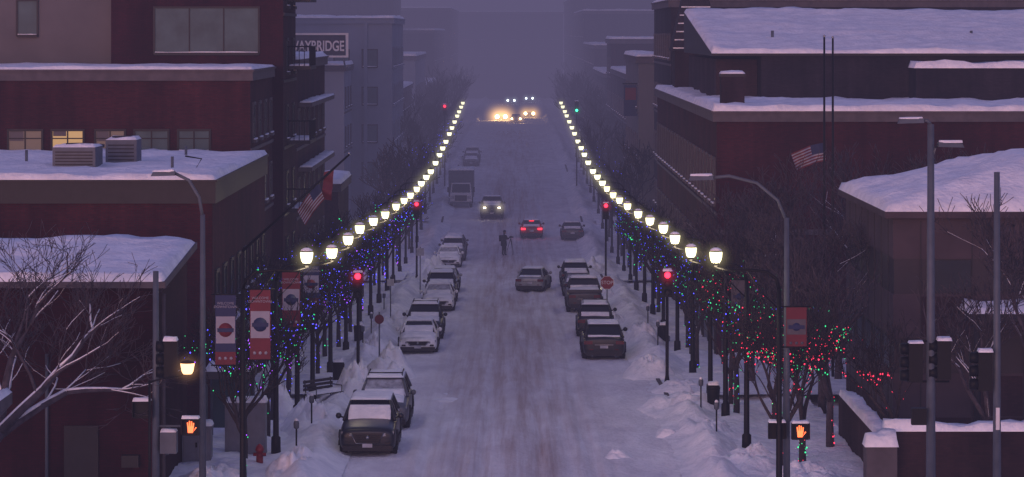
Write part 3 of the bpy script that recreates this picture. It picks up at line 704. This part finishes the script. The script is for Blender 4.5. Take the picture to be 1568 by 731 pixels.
    for s in (-1,1): mb.tube([(s*.5,yr-.1,zc+.02),(s*.5,yr+.04,zc+.02)],.035,CHROME,6)
    if snow>0:
        mb.part('snow')
        mb.snow(-gt-.02,gt+.02,y1-.02,y2+.04,zr-.02,.10*snow,seed=x+y,cell=.16)
        if hood: mb.snow(-.72,.72,yf+.26,y0-.02,0,.06*snow,zf=lambda a,b:interp(T,b,3)+.028-.04*(a/.7)**2,seed=x*2+y,cell=.15)
        if kind=='sedan': mb.snow(-.68,.68,y3+.04,yr-.1,0,.08*snow,zf=lambda a,b:interp(T,b,3)+.02-.03*(a/.7)**2,seed=x+3,cell=.15)
        if kind=='truck': mb.snow(-.84,.84,1.12,2.58,1.28,.14*snow,seed=x+3,cell=.2)
        if wsn>0:
            f=lambda a,b:belt+(zt-belt)*(b-y0)/(y1-y0)+.012
            mb.snow(-gb+.14,gb-.14,y0+.02,y0+(y1-y0)*wsn,0,.03,zf=f,seed=y,cell=.1)
            f2=lambda a,b:belt+(zt-belt)*(y3-b)/(y3-y2)+.012
            mb.snow(-gb+.14,gb-.14,y3-(y3-y2)*wsn,y3-.02,0,.03,zf=f2,seed=y+4,cell=.08)
    e=spawn(name,mb.meshes(),(x,y+2.2,gz(y+2)+.05),(math.pi if back else 0)+rz,(w,1,1),sub=('shell',))
    if hl:
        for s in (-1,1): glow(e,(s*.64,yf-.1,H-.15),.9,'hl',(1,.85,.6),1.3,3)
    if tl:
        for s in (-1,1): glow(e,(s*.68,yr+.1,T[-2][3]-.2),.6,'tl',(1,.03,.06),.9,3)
    return e
DK=(.010,.012,.020); GR=(.09,.095,.11); SV=(.28,.29,.31); WH=(.72,.72,.74); BK=(.013,.013,.016); MR=(.16,.012,.018); BR=(.04,.038,.045)
car('parked_car',-4.65,94.6,'suv',DK,snow=.6,wsn=.8,hood=False)
car('parked_car',-4.5,102.2,'suv',GR,frost=True,racks=True,snow=1)
car('parked_car',-4.36,136,'sedan',WH,snow=.8,wsn=.6)
car('parked_car',-4.3,143.5,'suv',DK,snow=1,racks=True)
car('parked_car',-4.1,163,'sedan',WH,frost=True)
car('parked_car',-4.15,171,'suv',BK,snow=.8,rz=.02)
car('parked_car',-4.15,180,'sedan',SV,frost=True)
car('parked_car',-4.5,208,'sedan',WH,frost=True,snow=1.5)
car('parked_car',-4.35,216,'suv',GR,snow=1.5)
car('parked_car',-4.4,224,'sedan',GR,snow=1.5)
car('parked_car',-4.6,330,'sedan',GR,snow=1.8)
car('parked_car',-4.6,338,'suv',GR,snow=1.8)
car('moving_car',-1.75,256,'truck',GR,hl=True,snow=.5)
car('moving_car',1.6,240,'sedan',MR,back=True,tl=True,snow=.8)
car('moving_car',1.35,181,'sedan',SV,back=True,rz=-.12,snow=.7,wsn=.2)
car('parked_car',4.9,238,'sedan',BR,back=True,snow=1)
car('parked_car',4.0,185,'suv',BK,back=True,snow=1.2)
car('parked_car',3.95,176,'sedan',GR,back=True,snow=1.4,frost=True)
car('parked_car',4.0,162,'truck',BR,back=True,snow=1.1)
car('parked_car',4.15,145,'suv',DK,back=True,snow=1,racks=True,rz=-.02)
car('parked_car',4.15,132.5,'suv',BK,back=True,snow=.5,w=1.05,wsn=.15,hood=True)
def boxtruck(x,y):
    mb=MB('box_truck'); mb.part('cargo_box'); mb.box(-1.15,1.15,1.4,6.5,.9,3.3,WHITE); mb.box(-1.17,1.17,1.38,1.45,.88,3.32,GALV); mb.snow(-1.15,1.15,1.4,6.5,3.3,.2)
    mb.part('cab')
    mb.hexa([(-1,-.9,.45),(1,-.9,.45),(1,1.38,.45),(-1,1.38,.45)],[(-.97,-.75,1.35),(.97,-.75,1.35),(.97,1.38,1.35),(-.97,1.38,1.35)],WHITE)
    mb.hexa([(-.95,.0,1.35),(.95,.0,1.35),(.95,1.38,1.35),(-.95,1.38,1.35)],[(-.85,.45,2.2),(.85,.45,2.2),(.85,1.38,2.2),(-.85,1.38,2.2)],WHITE)
    mb.part('windscreen'); mb.add([(-.85,-.03,1.38),(.85,-.03,1.38),(.78,.39,2.12),(-.78,.39,2.12)],[(0,1,2,3)],CARG)
    mb.part('grille'); mb.box(-.55,.55,-.92,-.86,.65,1.15,DTRIM); mb.box(-1.02,1.02,-1.0,-.88,.4,.58,GALV)
    for s in (-1,1): mb.box(s*.62,s*.92,-.91,-.8,.85,1.1,HLD); mb.box(s*1.08,s*1.25,.1,.2,1.4,1.85,BLACK)
    mb.part('wheels')
    for s in (-1,1):
        for q in (.2,5.2): mb.lathe((s*.9,q,.42),[(.36,-.14),(.42,-.1),(.42,.1),(.36,.14)],RUB,18,'x')
    mb.finish((x,y,gz(y)+.05))
boxtruck(-4.65,268)
# distant oncoming traffic
for (x,y,k,m,rr,gr,key) in ((-1.9,520,'suv',HORG,.34,3.4,'amb'),(3.2,540,'truck',HORG,.26,2.4,'amb'),(.7,505,'suv',HORG,.14,1.2,'amb'),(-.2,640,'sedan',HWHT,.2,1.6,'wht'),(3.9,660,'suv',HWHT,.2,1.6,'wht')):
    e=car('oncoming_car',x,y,k,DK,hl=False,snow=0)
    mb=MB('x'); mb.part('lit_headlamps')
    for s in (-1,1): mb.lathe((s*.72,-2.42 if k!='truck' else -2.85,.95),[(rr*.3,.1),(rr,.02),(rr*.95,-.02),(rr*.3,-.06)],m,12,'y')
    for n,me in mb.meshes(): o=link(bpy.data.objects.new(n,me)); o.parent=e
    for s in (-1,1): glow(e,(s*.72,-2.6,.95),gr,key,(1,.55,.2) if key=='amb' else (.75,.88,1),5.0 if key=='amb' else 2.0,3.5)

# ------------------------------------------------------------------ signals, poles, signs
def sighead(mb,x,y,z,lit=None,face='f',n=3):
    mb.part('signal_head')
    h=.36*n
    mb.box(x-.19,x+.19,y-.02,y+.22,z-h/2,z+h/2,BLACK)
    for k in range(n):
        zz=z+h/2-.18-.36*k; m={0:'r',1:'y',2:'g'}[k if n==3 else 0]
        ln=REDL if (lit=='r' and k==0) else (GRNL if (lit=='g' and k==2) else DTRIM)
        if face=='f':
            mb.lathe((x,y-.02,zz),[(.13,0),(.125,-.02),(.06,-.045)],ln,14,'y')
            pts=[(x+.155*math.cos(a),zz+.155*math.sin(a)) for a in [math.radians(q) for q in range(-30,211,24)]]
            vs=[(a,y-.02,b) for a,b in pts]+[(a,y-.24,b) for a,b in pts]; q=len(pts)
            mb.add(vs,[(i,i+1,q+i+1,q+i) for i in range(q-1)],BLACK,True)
        else:
            mb.lathe((x-.19,y+.1,zz),[(.16,0),(.15,-.22)],BLACK,12,'x')
    mb.snow(x-.2,x+.2,y-.2,y+.22,z+h/2,.1,cell=.1)
def sigpole(x,y,h,lit,name='traffic_signal'):
    g=gz(y)+.1; mb=MB(name); mb.part('pole'); mb.tube([(x,y+.32,g),(x,y+.32,g+.3),(x,y+.32,g+h+.7)],[.12,.07,.06],BLACK,8)
    mb.tube([(x,y+.3,g+h+.3),(x,y+.15,g+h+.3)],.03,BLACK,5); sighead(mb,x,y,g+h,lit); e=mb.finish()
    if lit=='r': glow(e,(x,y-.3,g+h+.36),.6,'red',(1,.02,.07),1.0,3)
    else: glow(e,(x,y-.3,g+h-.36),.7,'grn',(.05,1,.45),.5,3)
for (x,y,h,l) in ((-6.3,120,4.0,'r'),(6.35,120,4.05,'r'),(-6.3,194,4.6,'r'),(6.2,194,4.5,'r'),(6.3,286,8.4,'g'),(-6.6,288,8.0,'r')):
    sigpole(x,y,h,l)
def hand(mb,x,y,z,s=1.0):
    mb.part('hand_symbol'); Y=y-.012
    mb.hexa([(x-.06*s,Y,z-.13*s),(x+.05*s,Y,z-.13*s),(x+.05*s,y,z-.13*s),(x-.06*s,y,z-.13*s)],[(x-.075*s,Y,z+.02*s),(x+.075*s,Y,z+.02*s),(x+.075*s,y,z+.02*s),(x-.075*s,y,z+.02*s)],HANDO)
    for i,(dx,l) in enumerate(((-.06,.08),(-.021,.115),(.019,.105),(.058,.07))):
        mb.hexa([(x+(dx-.015)*s,Y,z+.022*s),(x+(dx+.015)*s,Y,z+.022*s),(x+(dx+.015)*s,y,z+.022*s),(x+(dx-.015)*s,y,z+.022*s)],[(x+(dx*1.15-.013)*s,Y,z+(.022+l)*s),(x+(dx*1.15+.013)*s,Y,z+(.022+l)*s),(x+(dx*1.15+.013)*s,y,z+(.022+l)*s),(x+(dx*1.15-.013)*s,y,z+(.022+l)*s)],HANDO)
    mb.hexa([(x+.052*s,Y,z-.12*s),(x+.08*s,Y,z-.08*s),(x+.08*s,y,z-.08*s),(x+.052*s,y,z-.12*s)],[(x+.11*s,Y,z+.0*s),(x+.135*s,Y,z-.015*s),(x+.135*s,y,z-.015*s),(x+.11*s,y,z+.0*s)],HANDO)
def pedhead(mb,x,y,z,lit=True):
    mb.part('pedestrian_signal'); mb.box(x-.24,x+.24,y,y+.2,z-.24,z+.24,BLACK)
    mb.box(x-.26,x+.26,y-.2,y,z+.22,z+.25,BLACK); mb.box(x-.26,x-.235,y-.2,y,z-.2,z+.22,BLACK); mb.box(x+.235,x+.26,y-.2,y,z-.2,z+.22,BLACK)
    if lit: hand(mb,x,y-.004,z,1.25)
    mb.part('snow'); mb.snow(x-.25,x+.25,y-.2,y+.2,z+.25,.08,cell=.1)
def cobra(mb,pts,mat=GALV):
    mb.part('luminaire'); p=pts[-1]
    mb.tube(pts,.05,mat,6)
    s=1 if pts[-1][0]>pts[-2][0] else -1
    mb.hexa([(p[0],p[1]-.15,p[2]-.06),(p[0]+s*.7,p[1]-.12,p[2]-.08),(p[0]+s*.7,p[1]+.12,p[2]-.08),(p[0],p[1]+.15,p[2]-.06)],[(p[0],p[1]-.1,p[2]+.07),(p[0]+s*.65,p[1]-.08,p[2]+.03),(p[0]+s*.65,p[1]+.08,p[2]+.03),(p[0],p[1]+.1,p[2]+.07)],GALV)
    a,b=sorted((p[0]+s*.02,p[0]+s*.66)); mb.snow(a,b,p[1]-.1,p[1]+.1,p[2]+.06,.07,cell=.1)
mb=MB('light_pole'); mb.part('pole'); mb.tube([(7.85,84,0),(7.85,84,8.4)],[.11,.07],GALV,10)
cobra(mb,[(7.85,84,8.3),(7.6,84,8.9),(7.0,84,9.4),(6.2,84,9.6),(5.75,84,9.55)])
pedhead(mb,8.2,83.6,2.35); pedhead(mb,7.55,83.75,2.35,False)
mb.finish()
mb=MB('light_pole'); mb.part('pole'); mb.tube([(-9.0,85.5,0),(-9.0,85.5,8.4)],[.11,.07],GALV,10)
cobra(mb,[(-9.0,85.5,8.3),(-9.1,85.5,8.9),(-9.4,85.5,9.4),(-9.8,85.5,9.6)],GALV); mb.finish()
mb=MB('light_pole'); mb.part('pole'); mb.tube([(11.4,80,-.2),(11.4,80,11.2)],[.14,.09],GALV,10)
cobra(mb,[(11.4,80,10.2),(11.5,80,10.55),(11.6,80,10.65)]); cobra(mb,[(11.4,80,11.2),(11.3,80,11.3),(11.2,80,11.3)])
sighead(mb,10.95,79.7,4.75,None,'s'); sighead(mb,11.75,79.9,4.8,None,'s')
mb.part('brackets'); mb.tube([(10.9,80,5.3),(11.9,80,5.3)],.03,BLACK,5); mb.tube([(10.9,80,4.2),(11.9,80,4.2)],.03,BLACK,5)
mb.part('pedestrian_signal'); mb.box(10.85,11.25,79.7,79.95,3.05,3.5,BLACK)
mb.finish()
mb=MB('traffic_signal'); mb.part('pole'); mb.tube([(13.2,80,-.2),(13.2,80,9.9)],[.12,.08],GALV,10)
sighead(mb,12.85,79.8,4.5,None,'s'); mb.part('brackets'); mb.tube([(12.8,80,5.0),(13.3,80,5.0)],.03,BLACK,5); mb.part('number_plate'); mb.box(13.15,13.25,79.85,79.87,2.9,3.5,WHITE); mb.finish()
mb=MB('traffic_signal'); mb.part('pole'); mb.tube([(-10.0,82.5,0),(-10.0,82.5,7.0)],[.11,.08],GALV,10)
sighead(mb,-9.55,82.2,4.55,None,'s'); pedhead(mb,-10.35,82.2,3.15,False); pedhead(mb,-9.0,82.3,2.65)
mb.part('brackets'); mb.tube([(-10,82.5,2.65),(-8.9,82.5,2.65)],.035,GALV,6)
mb.part('control_box'); mb.box(-9.86,-9.4,82.3,82.7,1.9,2.5,GALV); mb.snow(-9.86,-9.4,82.3,82.7,2.5,.08,cell=.1)
mb.finish()
mb=MB('wall_lamp'); mb.part('bracket'); mb.tube([(-10.05,81.5,4.0),(-9.7,81.5,4.1),(-9.13,81.5,4.2)],.03,BLACK,6); mb.tube([(-10.05,81.5,0),(-10.05,81.5,4.05)],.04,BLACK,6)
mb.part('globe'); mb.lathe((-9.0,81.5,4.25),[(.12,-.02),(.16,.05),(.19,.22),(.20,.27)],WARM,12); mb.part('cap'); mb.lathe((-9.0,81.5,4.525),[(.21,.005),(.15,.06),(.02,.1)],BLACK,12); e=mb.finish()
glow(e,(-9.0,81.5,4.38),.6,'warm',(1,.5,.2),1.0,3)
def cabinet(x,y,w,d,h,mat):
    mb=MB('utility_cabinet'); g=gz(y)+.1; mb.part('case'); mb.box(x-w/2,x+w/2,y-d/2,y+d/2,g,g+h,mat); mb.box(x-w/2-.04,x+w/2+.04,y-d/2-.04,y+d/2+.04,g+h,g+h+.06,mat)
    mb.part('door'); mb.box(x-w/2+.06,x-.01,y-d/2-.02,y-d/2,g+.1,g+h-.08,mat); mb.box(x+.01,x+w/2-.06,y-d/2-.02,y-d/2,g+.1,g+h-.08,mat); mb.box(x-.03,x+.03,y-d/2-.05,y-d/2-.02,g+h*.5,g+h*.5+.15,BLACK)
    mb.part('snow'); mb.snow(x-w/2-.04,x+w/2+.04,y-d/2-.04,y+d/2+.04,g+h+.065,.2,cell=.15); mb.finish()
cabinet(-8.6,95,1.3,.7,1.65,CAB); cabinet(-9.9,92.5,.9,.6,1.2,CAB)
mb=MB('bus_shelter'); mb.part('canopy'); mb.box(-10.2,-8.6,97,99,2.25,2.5,STONE); mb.part('posts')
for x in (-10.1,-8.7): 
    for y in (97.1,98.9): mb.tube([(x,y,0),(x,y,2.25)],.05,GALV,6)
mb.part('glass'); mb.box(-10.1,-8.7,98.88,98.92,.4,2.2,GLSG); mb.part('snow'); mb.snow(-10.2,-8.6,97,99,2.5,.25,cell=.3); mb.finish()
mb=MB('canopy'); mb.part('roof'); mb.hexa([(-15.6,78,1.4),(-13.6,78,3.6),(-13.6,80,3.6),(-15.6,80,1.4)],[(-15.6,78,2.9),(-13.6,78,3.9),(-13.6,80,3.9),(-15.6,80,2.9)],STONE); mb.box(-15.7,-15.0,78,80,-.5,2.2,STONE)
mb.part('snow'); mb.snow(-15.6,-13.6,78,80,3,.25,zf=lambda x,y:2.92+(x+15.6)*.5,cell=.3); mb.finish()
mb=MB('sign_pylon'); mb.part('case'); mb.box(-13.25,-12.85,79.8,80,-.3,1.5,BLACK); mb.part('edge'); 
for x in (-13.29,-12.85): mb.box(x,x+.04,79.77,80.03,-.3,1.5,WHITE)
mb.box(-13.25,-12.85,79.77,80.03,1.501,1.54,WHITE); mb.part('face'); mb.box(-13.15,-12.95,79.775,79.8,1.1,1.35,WHITE)
mb.finish()
pile('snow_pile',-11.9,81.5,1.6,1.5,.7,77)
def octo(name,x,y,h,mat,r=.38,txt=None,n=8,back=None):
    g=gz(y)+.15; mb=MB(name); mb.part('post'); mb.tube([(x,y+.05,g-.2),(x,y+.05,g+h+.3)],.035,GALV,6)
    mb.part('plate'); 
    ro=[(x+r*math.cos(math.pi/n+2*math.pi*k/n),g+h+r*math.sin(math.pi/n+2*math.pi*k/n)) for k in range(n)]
    def disc(rr,y0,y1,m):
        v=[(x+(a-x)*rr,y0,g+h+(b-g-h)*rr) for a,b in ro]+[(x+(a-x)*rr,y1,g+h+(b-g-h)*rr) for a,b in ro]
        mb.add(v,[tuple(range(n)),tuple(range(2*n-1,n-1,-1))]+[(i,(i+1)%n,n+(i+1)%n,n+i) for i in range(n)],m)
    disc(1,y-.012,y,WHITE if mat is SIGR else mat); disc(.93,y-.018,y-.0125,mat)
    e=mb.finish()
    if txt: textchild(e,txt,(x,y-.02,g+h),r*.68,WHITE,ext=.003)
octo('stop_sign',5.0,154.5,2.0,SIGR,.38,'STOP'); octo('traffic_sign',-5.6,124,2.3,BNR,.2,n=16)
octo('traffic_sign',-5.5,176,2.6,PLATE,.32,n=4); octo('traffic_sign',-6.2,150,2.3,PLATE,.25,n=4)
for i,(sx,y) in enumerate(((-1,92),(-1,99),(1,97),(1,105),(1,127),(-1,133),(1,136),(-1,141),(1,146),(-1,155))):
    mb=MB('parking_meter'); mb.part('post'); mb.tube([(0,0,0),(0,0,1.05)],.03,BLACK,6); mb.part('head'); mb.lathe((0,0,1.05),[(.05,0),(.085,.04),(.09,.18),(.06,.27),(.02,.29)],GALV,10); mb.part('snow'); mb.lathe((0,0,1.3),[(.07,0),(.05,.06),(.01,.08)],SNOW,8)
    mb.finish((sx*6.75,y,gz(y)+.25))
def flag(name,base,tip,attach,w,h,wall=True):
    mb=MB(name); mb.part('pole'); mb.tube([base,tip],[.06,.04],BLACK,8); mb.lathe(tip,[(.02,0),(.06,.05),(.02,.11)],CHROME,8)
    return mb
def cloth(mb,o,dw,dh,w,h,us=True,ph=0,mats=None):
    mb.part('flag'); nx,ny=26,13; o=Vector(o); dw=Vector(dw).normalized(); dh=Vector(dh).normalized(); nn=dw.cross(dh)
    P=[]
    for j in range(ny+1):
        for i in range(nx+1):
            a=i/nx; b=j/ny
            P.append(o+dw*w*a*(1-.12*b)+dh*h*b+nn*(.12*math.sin(a*11+b*2+ph)*a*w)+Vector((0,0,-.22*a*a*w)))
    for j in range(ny):
        for i in range(nx):
            m=(BNB if (i<nx*.42 and j<7) else (BNR if j%2==0 else BNW)) if us else mats[0]
            q=j*(nx+1)+i; mb.add([P[q],P[q+1],P[q+nx+2],P[q+nx+1]],[(0,1,2,3)],m,False)
mb=flag('wall_flag',(-10.6,115.5,5.1),(-6.4,115.5,8.9),None,1,1)
cloth(mb,(-7.6,115.5,7.8),(-.75,0,-.75),(.35,0,-1),1.2,.7,ph=1); cloth(mb,(-7.0,115.5,8.3),(-.1,.05,-1),(-1,.1,-.2),1.0,.4,us=False,mats=[BNR],ph=2); mb.finish()
for x,z in ((12.75,13.5),(13.1,13.45)):
    mb=flag('flagpole',(x,120,gz(120)),(x,120,z),None,1,1)
    if x<13: cloth(mb,(x,120,9.2),(-1,0,-.12),(.1,0,-1),1.35,.75,ph=0)
    mb.finish()
mb=MB('park_bench'); 
for k in range(4): mb.box(-.8,.8,-.2+k*.13,-.1+k*.13,.43,.46,BARK)
for k in range(3): mb.box(-.8,.8,.34,.37,.55+k*.14,.65+k*.14,BARK)
for x in (-.7,.7): mb.tube([(x,-.2,0),(x,-.15,.43),(x,.33,.43),(x,.38,.95)],.025,BLACK,6); mb.tube([(x,.33,.43),(x,.4,0)],.025,BLACK,6); mb.tube([(x,-.2,.43),(x,-.2,.68),(x,.35,.7)],.02,BLACK,6)
mb.snow(-.8,.8,-.2,.3,.46,.12,cell=.15); mb.finish((-6.9,108.5,gz(108.5)+.3),.9)
for (x,y) in ((-7.0,118.5),(7.4,108),(-7.3,140),(7.2,140)):
    mb=MB('litter_bin'); mb.lathe((0,0,0),[(.2,0),(.22,.1),(.24,.7),(.25,.75)],BLACK,14); mb.lathe((0,0,.75),[(.26,.005),(.23,.1),(.12,.18)],BLACK,14); mb.snow(-.2,.2,-.2,.2,.9,.15,cell=.1); mb.finish((x,y,gz(y)+.2))
def hydrant(x,y):
    mb=MB('fire_hydrant'); mb.lathe((0,0,0),[(.17,0),(.17,.06),(.11,.08),(.11,.5),(.14,.52),(.14,.56),(.10,.66),(.03,.73)],SIGR,12)
    mb.lathe((0,0,.4),[(.055,-.2),(.055,.2)],SIGR,8,'x'); mb.lathe((0,-.1,.38),[(.07,.0),(.07,-.08)],SIGR,8,'y'); mb.finish((x,y,gz(y)+.1))
hydrant(-7.9,92.0)

# ------------------------------------------------------------------ photographer with tripod
def person():
    J={'pel':(0,0,.98),'sp':(0,.0,1.18),'ch':(0,-.02,1.38),'nk':(0,-.04,1.53),'hd':(0,-.06,1.66),'hd2':(0,-.06,1.79),
       'hipL':(-.10,0,.93),'knL':(-.12,-.02,.50),'anL':(-.14,.02,.09),'toL':(-.16,-.15,.05),
       'hipR':(.10,0,.93),'knR':(.12,-.03,.50),'anR':(.14,.02,.09),'toR':(.17,-.14,.05),
       'shL':(-.20,-.02,1.44),'elL':(-.26,-.08,1.16),'wrL':(-.06,-.26,1.22),
       'shR':(.20,-.02,1.44),'elR':(.28,-.12,1.20),'wrR':(.22,-.34,1.34)}
    E=[('pel','sp'),('sp','ch'),('ch','nk'),('nk','hd'),('hd','hd2'),('pel','hipL'),('hipL','knL'),('knL','anL'),('anL','toL'),('pel','hipR'),('hipR','knR'),('knR','anR'),('anR','toR'),('ch','shL'),('shL','elL'),('elL','wrL'),('ch','shR'),('shR','elR'),('elR','wrR')]
    Rd={'pel':.18,'sp':.17,'ch':.19,'nk':.075,'hd':.105,'hd2':.085,'hipL':.12,'hipR':.12,'knL':.085,'knR':.085,'anL':.06,'anR':.06,'toL':.045,'toR':.045,'shL':.10,'shR':.10,'elL':.07,'elR':.07,'wrL':.045,'wrR':.045}
    ks=list(J); vs=[Vector(J[k]) for k in ks]; es=[(ks.index(a),ks.index(b)) for a,b in E]; rs=[Rd[k] for k in ks]
    for wk,dx in (('wrL',1),('wrR',1)):
        wi=ks.index(wk); w=vs[wi]
        vs.append(w+Vector((0,-.07,.01))); rs.append(.038); pi=len(vs)-1; es.append((wi,pi))
        for q in range(4):
            a=vs[pi]+Vector((-.03+.02*q,-.04,.0)); b=a+Vector((0,-.03,-.03+.003*q)); vs.extend([a,b]); rs.extend([.011,.009]); es.append((pi,len(vs)-2)); es.append((len(vs)-2,len(vs)-1))
        a=w+Vector((.05,-.05,.02)); vs.append(a); rs.append(.012); es.append((pi,len(vs)-1))
    me=bpy.data.meshes.new('figure'); me.from_pydata(vs,es,[]); me.materials.append(plain('dark_clothes',(.014,.014,.018),.9))
    e=link(bpy.data.objects.new('photographer',None)); o=link(bpy.data.objects.new('figure',me)); o.parent=e
    md=o.modifiers.new('skin','SKIN'); md.use_smooth_shade=True
    bpy.context.view_layer.objects.active=o
    for i,sv in enumerate(me.skin_vertices[0].data): sv.radius=(rs[i],rs[i]); sv.use_root=(i==0)
    s=o.modifiers.new('s','SUBSURF'); s.levels=s.render_levels=1
    SK=plain('skin',(.35,.2,.15),.6)
    mb=MB('x'); mb.part('head_details')
    mb.lathe((0,-.06,1.76),[(.115,0),(.12,.05),(.09,.11),(.03,.14)],DTRIM,12)
    mb.lathe((0,-.155,1.69),[(.07,.03),(.065,.0),(.03,-.012)],SK,10,'y'); mb.lathe((0,-.175,1.685),[(.014,.01),(.008,-.02)],SK,6,'y')
    for s_ in (-1,1): mb.box(s_*.02,s_*.045,-.172,-.165,1.70,1.712,BLACK)
    mb.box(-.02,.02,-.172,-.166,1.648,1.655,SIGR)
    mb.part('coat_hem'); mb.lathe((0,0,.72),[(.23,0),(.22,.2),(.19,.42)],BLACK,14)
    mb.part('backpack'); mb.box(-.16,.16,.14,.32,1.05,1.5,BLACK)
    mb.part('camera'); mb.box(.14,.30,-.50,-.40,1.33,1.45,BLACK); mb.lathe((.22,-.50,1.39),[(.045,0),(.05,-.18)],BLACK,10,'y')
    mb.part('tripod')
    for a in (0,2.1,4.2): mb.tube([(.22,-.47,1.31),(.22+.38*math.cos(a),-.47+.38*math.sin(a),.0)],[.022,.014],BLACK,5)
    mb.tube([(.22,-.47,1.0),(.22,-.47,1.34)],.02,BLACK,5)
    for n,m in mb.meshes(): c=link(bpy.data.objects.new(n,m)); c.parent=e
    e.location=(-.62,223,gz(223)+.08); e.rotation_euler[2]=.9; e.scale=(1.05,1.05,1.02)
person()

# ------------------------------------------------------------------ fog, world, sun, camera
def fog(name,y0,y1,sig,col,x=700,z1=90):
    m=bpy.data.materials.new(name); m.use_nodes=True; nt=m.node_tree; nt.nodes.clear()
    o=N(nt,'ShaderNodeOutputMaterial'); a=N(nt,'ShaderNodeVolumeAbsorption'); a.inputs['Color'].default_value=(0,0,0,1); a.inputs['Density'].default_value=sig
    e=N(nt,'ShaderNodeEmission'); e.inputs['Color'].default_value=(*col,1); e.inputs['Strength'].default_value=sig
    ad=N(nt,'ShaderNodeAddShader'); nt.links.new(a.outputs[0],ad.inputs[0]); nt.links.new(e.outputs[0],ad.inputs[1]); nt.links.new(ad.outputs[0],o.inputs['Volume'])
    mb=MB(name); mb.box(-x,x,y0,y1,-15,z1,m); return mb.finish()
FC=(.112,.094,.185)
fog('snow_haze',-30,2500,.0012,FC)
fog('snow_haze',195,2400,.0033,FC,x=690,z1=88)

w=bpy.data.worlds.new('World'); bpy.context.scene.world=w; w.use_nodes=True; nt=w.node_tree
bg=nt.nodes['Background']; sky=N(nt,'ShaderNodeTexSky',sky_type='NISHITA'); sky.sun_disc=False; sky.sun_elevation=math.radians(10); sky.sun_rotation=math.radians(200)
mx=N(nt,'ShaderNodeMix',data_type='RGBA',blend_type='MULTIPLY'); mx.inputs['Factor'].default_value=1
nt.links.new(sky.outputs[0],mx.inputs['A']); mx.inputs['B'].default_value=(1.26,.90,1.43,1)
nt.links.new(mx.outputs['Result'],bg.inputs['Color']); bg.inputs['Strength'].default_value=.15
L=bpy.data.lights.new('sun','SUN'); L.energy=.06; L.angle=math.radians(25); L.color=(1,.85,.95)
so=link(bpy.data.objects.new('sun',L)); 
az=math.radians(200); el=math.radians(10)
d=Vector((math.sin(az)*math.cos(el),math.cos(az)*math.cos(el),math.sin(el))); so.rotation_euler=d.to_track_quat('Z','Y').to_euler()

cam=bpy.data.cameras.new('camera'); co=link(bpy.data.objects.new('camera',cam)); co.location=(0,0,13.7); co.rotation_euler=(math.pi/2,0,0)
cam.sensor_width=36; cam.lens=36*4500/1568; cam.shift_x=0; cam.shift_y=-(365.5-50)/1568
cam.clip_start=1; cam.clip_end=6000
bpy.context.scene.camera=co
s=bpy.context.scene
s.view_settings.view_transform='Standard'; s.view_settings.look='None'; s.view_settings.exposure=0
print('verts',sum(len(m.vertices) for m in bpy.data.meshes))
